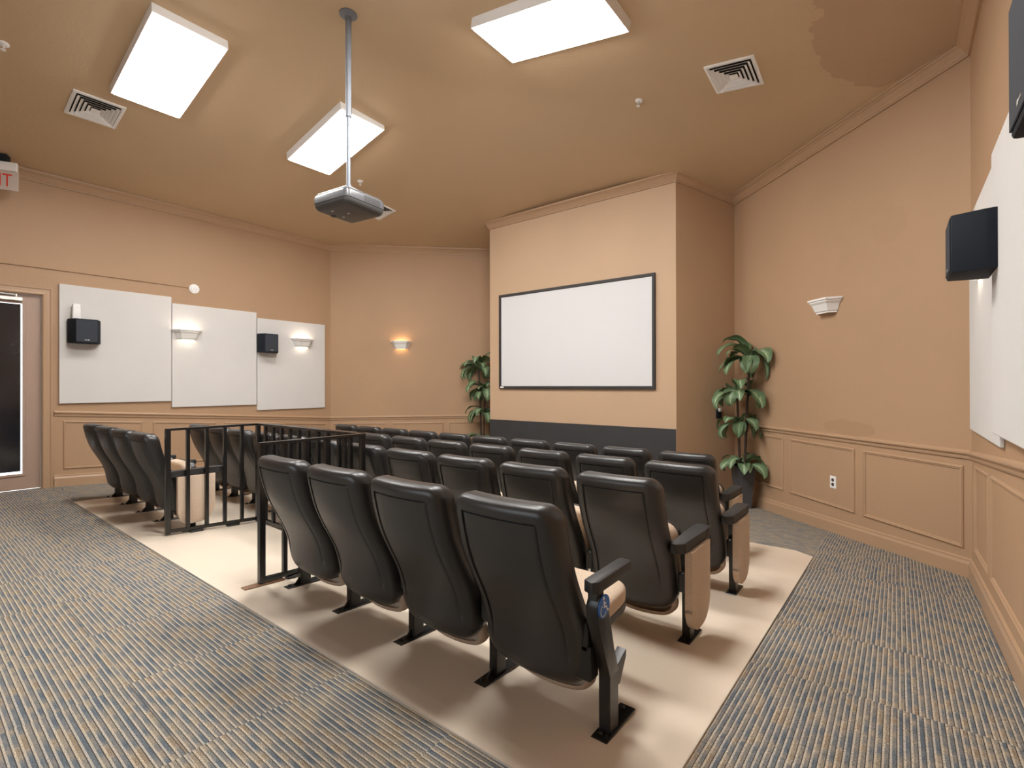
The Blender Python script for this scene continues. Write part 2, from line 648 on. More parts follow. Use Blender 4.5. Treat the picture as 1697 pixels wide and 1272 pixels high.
def slab(bm, pts, split, h):
    back = [p for p in pts if p[1] <= split + 1e-6]
    front = [p for p in pts if p[1] >= split - 1e-6]
    for poly in (back, front):
        top = [bm.verts.new((x, y, fz(y) + h)) for x, y in poly]
        bot = [bm.verts.new((x, y, fz(y) - .001)) for x, y in poly]
        bm.faces.new(top)
        for i in range(len(poly)):
            bm.faces.new((bot[i], bot[(i + 1) % len(poly)], top[(i + 1) % len(poly)], top[i]))
    bmesh.ops.remove_doubles(bm, verts=bm.verts[:], dist=1e-5)


slab(bm, plan, SLY, PH)
struct(obj('floor_seating', bm, 'platform'))
# thin pale edge strip between carpet and beige floor
bm = bmesh.new()
ring = [(P0, PB), (P1, PB), (P1, SLY), (P1, PF - CUT * .8), (P1 - CUT, PF), (P0 + CUT, PF), (P0, PF - CUT * .8), (P0, SLY)]
sweep(bm, [(x, y, fz(y)) for x, y in ring][::-1], [(0, 0), (.004, 0), (.004, .0078), (0, .0078)], closed=True)
struct(obj('trim_1', bm, 'edge'))

# ceiling: low octagonal pyramid with a ridge running to the back
bm = bmesh.new()
AP = (-3.736, 3.152)
za = ZW + CS * 4.154
pts = dict(a=(XL, YBACK, ZW), b=(XL, YL, ZW), c=(-5.457, YF, ZW), d=(-2.052, YF, ZW), e=(XR, YR, ZW), f=(XR, YBACK, ZW),
           p=(AP[0], AP[1], za), q=(AP[0], YBACK, za))
vv = {k: bm.verts.new(v) for k, v in pts.items()}
for face in ('abpq', 'bcp', 'cdp', 'dep', 'efqp'):
    bm.faces.new([vv[k] for k in face])
bmesh.ops.triangulate(bm, faces=bm.faces[:])
bmesh.ops.subdivide_edges(bm, edges=bm.edges[:], cuts=23, use_grid_fill=True)
bmesh.ops.remove_doubles(bm, verts=bm.verts[:], dist=1e-5)
for v in bm.verts:
    v.co.z = ceil_z(v.co.x, v.co.y)
geo_ = bmesh.ops.extrude_face_region(bm, geom=bm.faces[:])
for v in [g for g in geo_['geom'] if isinstance(g, bmesh.types.BMVert)]:
    v.co.z += 0.12
struct(obj('ceiling', bm, 'ceiling', None, 40))

T = 0.12
ZT = 4.6
DO0, DO1, DOH = 0.16, 1.148, 2.262               # door opening along y and its height
bm = bmesh.new()
box(bm, (XL - T, YBACK, -.4), (XL, DO0, ZW + .06))
box(bm, (XL - T, DO0, DOH), (XL, DO1, ZW + .06))
box(bm, (XL - T, DO1, -.4), (XL, YL, ZW + .06))
struct(obj('wall_left', bm, 'wall'))
q = T / math.sqrt(2)
struct(obj('wall_right', newbox((XR, YBACK, -.4), (XR + T, YR, ZW + .06)), 'wall'))
bm = prism(bmesh.new(), [(XL, YL), (-5.457, YF), (-5.457 - q, YF + q), (XL - T, YL)], -.5, ZW + .06)
struct(obj('wall_front_left', bm, 'wall'))
bm = prism(bmesh.new(), [(XR, YR), (XR + T, YR), (-2.052 + q, YF + q), (-2.052, YF)], -.5, ZW + .06)
struct(obj('wall_front_right', bm, 'wall'))
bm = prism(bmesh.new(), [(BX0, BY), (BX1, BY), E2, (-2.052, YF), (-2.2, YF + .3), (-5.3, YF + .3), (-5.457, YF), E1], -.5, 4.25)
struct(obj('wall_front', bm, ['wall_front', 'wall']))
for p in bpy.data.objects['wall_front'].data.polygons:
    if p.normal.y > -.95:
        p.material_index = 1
WX0, WX1, WZ0, WZ1 = -4.4, -0.5, 0.75, 2.45      # unseen window added behind the camera to let in fill daylight
bm = bmesh.new()
for lo, hi in (((XL - T, YBACK - T, -.1), (WX0, YBACK, ZT)), ((WX1, YBACK - T, -.1), (XR + T, YBACK, ZT)),
               ((WX0, YBACK - T, -.1), (WX1, YBACK, WZ0)), ((WX0, YBACK - T, WZ1), (WX1, YBACK, ZT))):
    box(bm, lo, hi)
struct(obj('wall_back', bm, 'wall'))
bm = bmesh.new()
for lo, hi in (((WX0, YBACK - .09, WZ0), (WX0 + .05, YBACK - .03, WZ1)), ((WX1 - .05, YBACK - .09, WZ0), (WX1, YBACK - .03, WZ1)),
               ((WX0 + .05, YBACK - .09, WZ0), (WX1 - .05, YBACK - .03, WZ0 + .05)), ((WX0 + .05, YBACK - .09, WZ1 - .05), (WX1 - .05, YBACK - .03, WZ1)),
               ((-2.47, YBACK - .085, WZ0 + .05), (-2.43, YBACK - .035, WZ1 - .05))):
    box(bm, lo, hi)
win = struct(obj('added_fill_window', bm, 'white'))
obj('pane', newbox((WX0 + .05, YBACK - .063, WZ0 + .05), (WX1 - .05, YBACK - .057, WZ1 - .05)), 'glass', win)

# crown moulding round the whole room
CROWN = [(0, -.099), (.016, -.099), (.016, -.086), (.024, -.080), (.030, -.066), (.058, -.030), (.074, -.020), (.078, -.012), (.090, -.010), (.090, .012), (0, .02)]
ZBX = 3.853
path = [(XR, YBACK, ZW), (XR, YR, ZW), (E2[0], E2[1], ZW)]
bm = sweep(bmesh.new(), path, CROWN)
struct(obj('trim_2', bm, 'trim'))
bm = sweep(bmesh.new(), [(E2[0], E2[1], ZW), (BX1, BY, ZBX), (BX0, BY, ZBX), (E1[0], E1[1], ZW)], CROWN)
struct(obj('trim_3', bm, 'trim'))
bm = sweep(bmesh.new(), [(E1[0], E1[1], ZW), (XL, YL, ZW), (XL, YBACK, ZW)], CROWN)
struct(obj('trim_4', bm, 'trim'))

# chair rail
RAIL = [(0, -.042), (.010, -.042), (.014, -.030), (.014, -.014), (.024, -.010), (.030, -.002), (.030, .006), (.016, .012), (.010, .022), (0, .022)]
Z_RL0, Z_RL1 = 0.885, 0.628
bm = sweep(bmesh.new(), [(E1[0], E1[1], .645), (XL, YL, Z_RL1), (XL, 1.25, Z_RL0)], RAIL)
struct(obj('trim_5', bm, 'trim'))
Z_RR = 0.688
bm = sweep(bmesh.new(), [(XR, YBACK, .90), (XR, 2.6, .878), (XR, YR, Z_RR + .012), (E2[0], E2[1], Z_RR)], RAIL)
struct(obj('trim_6', bm, 'trim'))

# baseboards follow the sloping floor
BASE = [(0, 0), (.020, 0), (.020, .098), (.012, .118), (.012, .132), (0, .140)]
bm = sweep(bmesh.new(), [(E1[0], E1[1], fz(E1[1])), (XL, YL, fz(YL)), (XL, SLY, 0), (XL, 1.25, 0)], BASE)
struct(obj('baseboard_left', bm, 'trim'))
bm = sweep(bmesh.new(), [(XR, YBACK, 0), (XR, SLY, 0), (XR, YR, fz(YR)), (E2[0], E2[1], fz(E2[1])), (BX1, BY, fz(BY))], BASE)
struct(obj('baseboard_right', bm, 'trim'))

# picture-frame mouldings of the wainscot, one mesh per moulded rectangle
PMOLD = [(0, 0), (.006, .004), (.013, .010), (.016, .006), (.022, .006), (.026, 0)]
trim_no = [7]


def panel_mould(mw, u0, u1, zb0, zt0, zb1=None, zt1=None):
    """rectangle on a wall frame mw (x along, y into room); heights may differ at the two ends"""
    zb1 = zb0 if zb1 is None else zb1
    zt1 = zt0 if zt1 is None else zt1
    bm = bmesh.new()
    C4 = [Vector((u0, 0, zb0)), Vector((u1, 0, zb1)), Vector((u1, 0, zt1)), Vector((u0, 0, zt0))]
    W = 0.03
    prof = [(0, 0), (.10 * W, .008), (.42 * W, .014), (.62 * W, .008), (.85 * W, .008), (W, 0)]
    rings = []
    for i, c in enumerate(C4):
        sx = 1 if i in (0, 3) else -1
        sz = 1 if i in (0, 1) else -1
        rings.append([bm.verts.new((c.x + sx * o, h, c.z + sz * o)) for o, h in prof])
    for i in range(4):
        a, b = rings[i], rings[(i + 1) % 4]
        for j in range(len(prof) - 1):
            bm.faces.new((a[j], a[j + 1], b[j + 1], b[j]))
    xform(bm, mw)
    struct(obj('trim_%d' % trim_no[0], bm, 'trim'))
    trim_no[0] += 1


def lerp(a, b, t):
    return a + (b - a) * t


MWL = frame_from((XL, 0, 0), (0, 1, 0), (1, 0, 0))
# (x along y for the left wall; this frame is mirrored in z so build with explicit axes)


def wall_frame(origin, along, inward):
    x, y, z = Vector(along).normalized(), Vector(inward).normalized(), Vector((0, 0, 1))
    m = Matrix((x, y, z)).transposed().to_4x4()
    m.translation = Vector(origin)
    return m


WL = wall_frame((XL, 0, 0), (0, 1, 0), (1, 0, 0))
WR = wall_frame((XR, 0, 0), (0, 1, 0), (-1, 0, 0))
r2 = 1 / math.sqrt(2)
WDL = wall_frame((XL, YL, 0), (r2, r2, 0), (r2, -r2, 0))
WDR = wall_frame((XR, YR, 0), (-r2, r2, 0), (-r2, -r2, 0))
WF = wall_frame((0, BY, 0), (1, 0, 0), (0, -1, 0))
for y0, y1 in ((1.33, 2.125), (2.233, 3.025), (3.13, 3.927), (4.03, 4.79)):
    zt = [lerp(.785, .535, (y - 1.33) / (4.87 - 1.33)) for y in (y0, y1)]
    zb = [lerp(.200, 0.0, (y - 1.33) / (4.87 - 1.33)) for y in (y0, y1)]
    panel_mould(WL, y0, y1, zb[0], zt[0], zb[1], zt[1])
for x0, x1 in ((-7.86, -7.216), (-7.14, -6.497), (-6.424, -5.90)):
    panel_mould(WDL, (x0 - XL) / r2, (x1 - XL) / r2, -.03, .535)
for x0, x1 in ((-1.55, -1.015), (-.945, -.315), (-.25, .379)):
    panel_mould(WDR, (XR - x1) / r2, (XR - x0) / r2, .0, .605)
for y0, y1 in ((3.93, 4.60), (2.78, 3.86), (1.6, 2.7)):
    zt = [lerp(.735, .648, (y - 3.0) / 1.6) for y in (y0, y1)]
    zb = [lerp(.125, .06, (y - 3.0) / 1.6) for y in (y0, y1)]
    panel_mould(WR, y0, y1, zb[0], zt[0], zb[1], zt[1])

# ---------------------------------------------------------------- door in the left wall
dx = XL - .035                                   # room-side face of the leaf
door = bpy.data.objects.new('door_1', None)
link(door)
door.location = (dx, DO1 - .01, 0)
struct(door)


def loc(bm, o):
    return xform(bm, Matrix.Translation(-Vector(o.location)))


bm = bmesh.new()
G0, G1, GZ0, GZ1 = 0.30, 0.99, 0.190, 2.150       # glazed opening
for lo, hi in (((dx - .045, DO0 + .012, .012), (dx, G0, DOH - .012)), ((dx - .045, G1, .012), (dx, DO1 - .012, DOH - .012)),
               ((dx - .045, G0, .012), (dx, G1, GZ0)), ((dx - .045, G0, GZ1), (dx, G1, DOH - .012))):
    box(bm, lo, hi)
obj('door_leaf', loc(bm, door), 'doorpaint', door)
bm = bmesh.new()
for lo, hi in (((dx - .004, G0 - .022, GZ0 - .022), (dx + .012, G0 + .004, GZ1 + .022)), ((dx - .004, G1 - .004, GZ0 - .022), (dx + .012, G1 + .022, GZ1 + .022)),
               ((dx - .004, G0, GZ0 - .022), (dx + .012, G1, GZ0 + .004)), ((dx - .004, G0, GZ1 - .004), (dx + .012, G1, GZ1 + .022))):
    box(bm, lo, hi, .003, 1)
obj('glazing_bead', loc(bm, door), 'doorpaint', door)
obj('pane', loc(newbox((dx - .030, G0, GZ0), (dx - .024, G1, GZ1)), door), 'glass', door)
obj('window_film', loc(newbox((dx - .021, G0 + .001, GZ0 + .030), (dx - .018, G1 - .017, GZ1 - .010)), door), 'film', door)
cl = obj('door_closer', loc(newbox((dx, .62, 2.168), (dx + .05, .985, 2.215), .008), door), 'silver', door)
bm = tube(bmesh.new(), [(dx + .03, .93, 2.236), (dx + .07, .52, 2.246)], .010, 8)
tube(bm, [(dx + .03, .93, 2.214), (dx + .03, .93, 2.248)], .014, 10)
o_ = obj('closer_arm', loc(bm, door), 'silver', door)
# frame and casing round the opening
bm = bmesh.new()
CAS = [(-.0, 0), (0, .018), (.012, .022), (.030, .016), (.062, .016), (.074, .024), (.086, .024), (.086, 0)]


def casing(bm, y0, y1, h, x):
    P = [(y1, 0, 1, 0), (y1, h, 1, 1), (y0, h, -1, 1), (y0, 0, -1, 0)]
    rings = [[bm.verts.new((x + d, y + sy * o, z + sz * o)) for o, d in CAS] for y, z, sy, sz in P]
    for a, b in zip(rings, rings[1:]):
        for j in range(len(CAS)):
            bm.faces.new((a[j], a[(j + 1) % len(CAS)], b[(j + 1) % len(CAS)], b[j]))
    bm.faces.new(rings[0])
    bm.faces.new(rings[-1][::-1])


casing(bm, DO0, DO1, DOH, XL)
for lo, hi in (((XL - T, DO1 - .008, 0), (XL, DO1, DOH)), ((XL - T, DO0, 0), (XL, DO0 + .008, DOH)), ((XL - T, DO0, DOH - .008), (XL, DO1, DOH))):
    box(bm, lo, hi)
obj('door_frame', loc(bm, door), 'trim', door)

# ================================================================= CEILING THINGS
ANG = math.atan(CS)


def ceiling_light(x0, x1, yc, label):
    xc = (x0 + x1) / 2
    zc = ceil_z(xc, yc)
    tilt = -ANG if xc < AP[0] else ANG
    t = thing('ceiling_light', label, 'light', (xc, yc, zc), (0, tilt, 0), 'rectangular ceiling lights')
    hl = (x1 - x0) / 2 / math.cos(ANG)
    hw, d, e = .288, .082, .022
    bm = bmesh.new()
    for lo, hi in (((-hl, -hw, -d), (-hl + e, hw, .03)), ((hl - e, -hw, -d), (hl, hw, .03)), ((-hl + e, -hw, -d), (hl - e, -hw + e, .03)), ((-hl + e, hw - e, -d), (hl - e, hw, .03))):
        box(bm, lo, hi, .003, 1)
    obj('housing', bm, 'white', t)
    obj('diffuser', newbox((-hl + e, -hw + e, -d - .012), (hl - e, hw - e, -d + .016), .004, 2), 'diffuser' if xc < AP[0] else 'diffuser_right', t)
    return t


ceiling_light(-5.90, -4.72, 1.615, 'long lit ceiling panel at upper left beside the air vent')
ceiling_light(-5.90, -4.74, 3.335, 'lit ceiling panel behind the projector pole')
ceiling_light(-2.81, -1.64, 3.335, 'lit ceiling panel whose corner shows at top centre of the ceiling')
ceiling_light(-2.81, -1.64, 1.615, 'lit ceiling panel on the right slope above the rear seats')




def sloped_matrix(x, y, u, offset=0.0):
    """frame on the ceiling: local z = out of the ceiling, into the room... returns rotation euler"""
    e = 1e-3
    nx = -(ceil_z(x + e, y) - ceil_z(x - e, y)) / (2 * e)
    ny = -(ceil_z(x, y + e) - ceil_z(x, y - e)) / (2 * e)
    n = Vector((nx, ny, 1)).normalized()
    xx = (Vector(u) - n * Vector(u).dot(n)).normalized()
    yy = n.cross(xx)
    m = Matrix((xx, yy, n)).transposed().to_4x4()
    m.translation = Vector((x, y, ceil_z(x, y)))
    return m


def air_vent(x, y, s, label):
    m = sloped_matrix(x, y, (1, 0, 0))
    t = thing('air_vent', label, 'vent', m.translation, m.to_euler(), 'square louvred ceiling vents')
    h = s / 2
    bm = bmesh.new()
    prof = [(h, 0, ), (h, -.012), (h - .012, -.016), (h - .028, -.013), (h - .034, -.004), (h - .034, 0)]

    def sq_ring(bm, prof):
        rings = []
        for r, z in prof:
            rings.append([bm.verts.new((sx * r, sy * r, z)) for sx, sy in ((-1, -1), (1, -1), (1, 1), (-1, 1))])
        for a, b in zip(rings, rings[1:]):
            for k in range(4):
                bm.faces.new((a[k], a[(k + 1) % 4], b[(k + 1) % 4], b[k]))
        return bm
    obj('vent_frame', sq_ring(bm, prof), 'white', t)
    obj('duct_back', newbox((-h + .034, -h + .034, -.003), (h - .034, h - .034, -.001)), 'dark', t)
    r = h - .036
    while r > .050:
        bm = sq_ring(bmesh.new(), [(r - .006, -.024), (r - .030, -.006), (r - .028, -.004), (r - .003, -.024), (r - .006, -.024)])
        obj('louver', bm, 'white', t)
        r -= .033
    obj('vent_centre', sq_ring(bmesh.new(), [(r, -.020), (.001, -.024)]), 'white', t)
    return t


air_vent(-6.335, 1.31, .41, 'white square air vent at upper left beside the long lit panel')
air_vent(-1.115, 4.575, .405, 'white square air vent on the right side of the ceiling')
air_vent(-6.32, 4.69, .41, 'white ceiling vent peeping out behind the projector')


def sprinkler(x, y, label):
    m = sloped_matrix(x, y, (1, 0, 0))
    t = thing('fire_sprinkler', label, 'sprinkler', m.translation, m.to_euler(), 'ceiling sprinkler heads')
    obj('escutcheon', lathe(bmesh.new(), [(0, 0), (.040, 0), (.040, -.004), (.030, -.012), (.012, -.014), (0, -.014)], 20), 'white', t, 40)
    bm = lathe(bmesh.new(), [(0, -.014), (.009, -.014), (.009, -.032), (.004, -.036), (.004, -.052), (.0, -.052)], 12)
    for s in (-1, 1):
        tube(bm, [(s * .008, 0, -.030), (s * .012, 0, -.042), (s * .003, 0, -.056)], .0022, 6)
    obj('sprinkler_body', bm, 'silver', t, 40)
    obj('deflector', lathe(bmesh.new(), [(0, -.052), (.018, -.053), (.018, -.056), (0, -.057)], 16), 'white', t, 40)
    return t


sprinkler(-2.02, 4.64, 'white sprinkler head on open ceiling left of the right air vent')
sprinkler(-5.86, 4.075, 'white sprinkler head just above the projector')
sprinkler(-5.884, 0.615, 'white sprinkler head at the top left corner of the ceiling')

# ---------------------------------------------------------------- projector pole and projector
PX, PY = -3.765, 2.50
zc = ceil_z(PX, PY)
t = thing('projector_pole', 'grey metal pole hanging from the ceiling and carrying the projector', 'pole', (PX, PY, zc))
obj('upper_tube', lathe(bmesh.new(), [(0, -.02), (.0255, -.02), (.0255, -.90), (.0, -.90)], 20), 'pole', t, 40)
obj('lower_tube', lathe(bmesh.new(), [(0, -.88), (.0185, -.88), (.0185, -1.49), (.024, -1.492), (.024, -1.583), (0, -1.583)], 20), 'pole', t, 40)
obj('ceiling_flange', lathe(bmesh.new(), [(0, .0), (.075, .0), (.075, -.012), (.03, -.03), (.03, -.06), (0, -.06)], 24), 'pole', t, 40)
PZ = 2.672
bm = bmesh.new()
box(bm, (-.065, -.065, -1.595), (.065, .065, -1.583), .003, 1)
for sx, sy in ((-1, -1), (1, -1), (1, 1), (-1, 1)):
    tube(bm, [(sx * .03, sy * .03, -1.589), (sx * .12, sy * .12, PZ + .172 - zc)], .009, 6)
    tube(bm, [(sx * .12, sy * .12, PZ + .18 - zc), (sx * .12, sy * .12, PZ + .166 - zc)], .016, 8)
obj('mount_bracket', bm, 'steel', t)
pj = thing('projector', 'dark grey video projector hung upside down from the ceiling pole', 'projector', (-3.712, 2.475, PZ), (0, 0, math.radians(7.0)))


def rounded_slab(hw, hl, prof, rad, nseg=6):
    """stack of rounded rectangles; prof = (inset, z)"""
    bm = bmesh.new()
    rings = []
    for ins, z in prof:
        ring = []
        a, b, r = hw - ins, hl - ins, max(rad - ins * .5, .004)
        for cx, cy, s in ((a - r, b - r, 0), (-a + r, b - r, 1), (-a + r, -b + r, 2), (a - r, -b + r, 3)):
            for k in range(nseg + 1):
                an = (s + k / nseg) * math.pi / 2
                ring.append(bm.verts.new((cx + r * math.cos(an), cy + r * math.sin(an), z)))
        rings.append(ring)
    for p, c in zip(rings, rings[1:]):
        n = len(p)
        for k in range(n):
            bm.faces.new((p[k], p[(k + 1) % n], c[(k + 1) % n], c[k]))
    bm.faces.new(rings[0][::-1])
    bm.faces.new(rings[-1])
    return bm


obj('top_casing', rounded_slab(.215, .215, [(.012, .050), (0, .058), (0, .108), (.006, .125), (.03, .150), (.06, .160), (.07, .160)], .045), 'proj_top', pj, 35)
obj('base_casing', rounded_slab(.213, .213, [(.055, .0), (.030, .004), (.012, .018), (.002, .040), (.002, .056), (.02, .0565)], .045), 'proj_bot', pj, 35)
for i in range(9):
    obj('vent_slat', newbox((.2145, -.03 + i * .020, .066), (.217, -.018 + i * .020, .112)), 'proj_bot', pj) if i < 9 else None
bm = lathe(bmesh.new(), [(0, 0), (.042, 0), (.046, .004), (.046, .03), (.036, .034), (.034, .02), (0, .018)], 24)
xform(bm, Matrix.Translation((.10, .205, .09)) @ Matrix.Rotation(-math.pi / 2, 4, 'X'))
obj('lens', bm, 'glass_dark', pj, 40)
for x, y in ((-.06, -.13), (.01, -.02), (-.10, .02)):
    obj('base_screw', lathe(bmesh.new(), [(0, .003), (.011, .003), (.011, -.002), (0, -.003)], 12, (x, y, 0)), 'badge', pj)
bm = lathe(bmesh.new(), [(0, .004), (.022, .004), (.022, -.010), (.016, -.014), (0, -.014)], 16, (-.155, -.045, 0.006))
obj('adjuster_foot', bm, 'plastic', pj, 40)
bm = newbox((-.2175, -.15, .072), (-.213, .13, .104), .002, 1)
obj('port_panel', bm, 'plastic', pj)

# ================================================================= WALL THINGS
# acoustic panels
def panel_mesh(mw, u0, u1, z0, z1, th, label):
    bm = newbox((u0, .0015, z0), (u1, th, z1), .006, 2)
    o = obj('acoustic_panel', xform(bm, mw), 'fabric_panel')
    return tag(o, label, 'wall panel', 'fabric acoustic wall panels')


panel_mesh(WL, 1.290, 2.4435, .988, 2.421, .030, 'white fabric acoustic panel nearest the glass door on the left wall')
panel_mesh(WL, 2.450, 3.586, .902, 2.338, .030, 'middle of the three stepped white acoustic panels on the left wall')
panel_mesh(WL, 3.595, 4.747, .815, 2.256, .030, 'white acoustic panel on the left wall nearest the corner')
panel_mesh(WR, 3.42, 4.70, .885, 2.36, .022, 'white acoustic panel on the right wall behind the lower loudspeaker')
panel_mesh(WR, 2.26, 3.412, .955, 2.35, .048, 'white acoustic panel at the right edge, stepped up from its neighbour')


# wall sconces
def sconce(mw, u, z, state, label):
    """crown-shaped plaster uplight, open at top and bottom"""
    m = mw.copy()
    m.translation = mw @ Vector((u, 0, z))
    t = thing('wall_sconce', label, 'wall lamp', m.translation, (0, 0, 0), 'stepped white wall sconces')
    t.matrix_world = m
    prof = [(.110, .062, 0), (.116, .068, .0), (.116, .068, .014), (.128, .080, .022), (.134, .086, .040), (.152, .104, .088), (.168, .116, .102),
            (.172, .120, .108), (.172, .120, .118), (.190, .132, .124), (.190, .132, .142), (.182, .124, .142), (.158, .10, .098), (.124, .074, .03), (.110, .062, 0)]
    bm = bmesh.new()
    rings = []
    for a, d, zz in prof:
        rings.append([bm.verts.new(p) for p in ((-a, .002, zz), (-a, d * .10 + .002, zz), (-a + d * .52, d, zz), (a - d * .52, d, zz), (a, d * .10 + .002, zz), (a, .002, zz))])
    for p, c in zip(rings, rings[1:]):
        for k in range(5):
            bm.faces.new((p[k], p[k + 1], c[k + 1], c[k]))
    obj('sconce_shade', bm, 'plaster', t)
    bm = lathe(bmesh.new(), [(0, -.055), (.012, -.05), (.015, -.03), (.015, .03), (.012, .05), (0, .055)], 12)
    xform(bm, Matrix.Translation((0, .045, .085)) @ Matrix.Rotation(math.pi / 2, 4, 'Y'))
    obj('lamp', bm, {'warm': 'warm', 'lit': 'neutral_lamp', 'off': 'bulb_off'}[state], t, 40)
    return t


sconce(WL @ Matrix.Translation((0, .0305, 0)), 2.625, 1.838, 'lit', 'lit white sconce on the middle acoustic panel of the left wall')
sconce(WL @ Matrix.Translation((0, .0305, 0)), 4.32, 1.838, 'lit', 'lit white sconce on the left-wall acoustic panel by the corner')
sconce(WDL, (-7.024 - XL) / r2, 1.848, 'warm', 'glowing warm white sconce on bare tan wall left of the screen')
sconce(WDR, (XR + .542) / r2, 1.905, 'off', 'unlit white sconce on bare tan wall right of the screen')
sconce(WR @ Matrix.Translation((0, .0225, 0)), 4.12, 1.855, 'lit', 'sconce hidden behind the lower right loudspeaker, its glow showing below')
sconce(WR @ Matrix.Translation((0, .0025, 0)), 2.06, 1.995, 'lit', 'white sconce at the right edge under the upper loudspeaker')


# loudspeakers
def speaker(mw, u, z, label, hw=.155, fwid=.105, d=.175, h=.29, th=.031):
    m = mw.copy()
    m.translation = mw @ Vector((u, th, z))
    t = thing('wall_speaker', label, 'speaker', m.translation, (0, 0, 0), 'black surround loudspeakers')
    t.matrix_world = m
    plan = [(-hw, .012), (hw, .012), (hw, .055), (fwid, d), (-fwid, d), (-hw, .055)]
    bm = prism(bmesh.new(), plan, 0, h)
    bmesh.ops.bevel(bm, geom=bm.edges[:], offset=.008, segments=2, profile=.5, affect='EDGES', clamp_overlap=True)
    obj('cabinet', bm, 'speaker', t, 35)
    obj('grille', newbox((-fwid + .006, d, .014), (fwid - .006, d + .004, h - .014), .002, 1), 'grille', t)
    bm = newbox((-.022, d + .004, .034), (.006, d + .0055, .040))
    box(bm, (.010, d + .004, .031), (.022, d + .0055, .043), .0005, 1)
    obj('badge', bm, 'badge', t)
    obj('wall_bracket', newbox((-.05, 0, .06), (.05, .014, h - .06)), 'steel', t)
    return t


speaker(WL, 1.512, 1.715, 'black loudspeaker on the left acoustic panel next to the glass door')
speaker(WL, 3.735, 1.717, 'black loudspeaker on the left-wall panel near the corner')
speaker(WR, 3.375, 1.748, 'black loudspeaker on the right wall in front of the white panels', .165, .128, .182, .285, .03)
speaker(WR, 1.43, 1.745, 'nearest black loudspeaker cut off by the top right corner of the view', .165, .128, .205, .30, .012)

# white sensor on the left speaker, smoke alarm, its wire, exit sign
t = thing('wireless_sensor', 'small white sensor box standing on the left loudspeaker', 'sensor', (XL + .09, 1.435, 1.715 + .291))
obj('housing', rounded_slab(.030, .040, [(.004, 0), (0, .006), (.002, .10), (.006, .178), (.014, .186)], .012), 'white', t, 35)
obj('button', newbox((.028, .006, .135), (.031, .014, .143), .001, 1), 'badge', t)
t = thing('smoke_alarm', 'round white alarm on the tan wall above the acoustic panels', 'alarm', (XL, 2.728, 2.578), (0, math.pi / 2, 0))
obj('base', lathe(bmesh.new(), [(0, 0), (.066, 0), (.066, .012), (.06, .018), (0, .018)], 28), 'white', t, 40)
obj('cap', lathe(bmesh.new(), [(0, .018), (.050, .018), (.046, .030), (.028, .034), (0, .034)], 28), 'white', t, 40)
obj('strobe', newbox((-.012, -.018, .034), (.012, .022, .039), .002, 1), 'badge', t)
bm = tube(bmesh.new(), [(XL + .008, 2.66, 2.586), (XL + .008, 1.9, 2.588), (XL + .008, 1.1, 2.582), (XL + .008, .2, 2.575), (XL + .008, -1.2, 2.575)], .008, 6)
tag(obj('surface_wire', bm, 'trim'), 'painted wire running along the wall from the round white alarm', 'wire')

d_ = 5.42
sgn = Vector((0, 0, CAM_H)) + (fw + rt * (31 - 848.5) / F_PX - up * (317 - 635.5) / F_PX) * d_
ex_dir = Vector((math.sin(math.radians(24)), math.cos(math.radians(24)), 0))
t = thing('exit_sign', 'ceiling-hung exit sign with red letters above the glass door', 'sign', sgn, (0, 0, math.atan2(ex_dir.y, ex_dir.x)))
# local x runs along the sign, its right end (as seen from the seats) at 0
topz = 0.315
obj('acrylic_face', newbox((-.33, -.004, 0), (0, .004, .21), .002, 1), 'sign_face', t)
obj('housing', newbox((-.345, -.022, .208), (-.008, .022, topz - .01), .006, 2), 'white', t)
zz = ceil_z(sgn.x - .15 * ex_dir.x, sgn.y - .15 * ex_dir.y) - sgn.z
obj('canopy', newbox((-.26, -.05, topz - .012), (-.08, .05, zz - .0), .006, 2), 'speaker', t)


def text_mesh(name, txt, size, mat, parent, mloc, extrude=.0012):
    cu = bpy.data.curves.new(name, 'FONT')
    cu.body = txt
    cu.size = size
    cu.extrude = extrude
    cu.align_x = 'CENTER'
    tmp = bpy.data.objects.new(name, cu)
    COL.objects.link(tmp)
    bpy.context.view_layer.update()
    me = bpy.data.meshes.new_from_object(tmp)
    COL.objects.unlink(tmp)
    bpy.data.objects.remove(tmp)
    me.materials.clear()
    me.materials.append(M[mat])
    me.name = name
    o = bpy.data.objects.new(name, me)
    link(o, parent)
    o.matrix_local = mloc
    return o


text_mesh('lettering', 'EXIT', .20, 'red', t, Matrix.Translation((-.188, -.006, .040)) @ Matrix.Rotation(math.pi / 2, 4, 'X') @ Matrix.Diagonal((.66, 1, 1, 1)))

# wall outlet on the right diagonal wall
m = WDR.copy()
m.translation = WDR @ Vector(((XR + .502) / r2, 0, .242))
t = thing('wall_outlet', 'white electrical outlet inside a moulded panel on the right wall', 'outlet')
t.matrix_world = m
obj('cover_plate', newbox((-.038, 0, -.060), (.038, .006, .060), .003, 2), 'white', t)
for s in (-1, 1):
    bm = lathe(bmesh.new(), [(0, 0), (.017, 0), (.016, .004), (0, .004)], 16)
    xform(bm, Matrix.Translation((0, .005, s * .022)) @ Matrix.Rotation(-math.pi / 2, 4, 'X'))
    obj('socket', bm, 'socket', t)

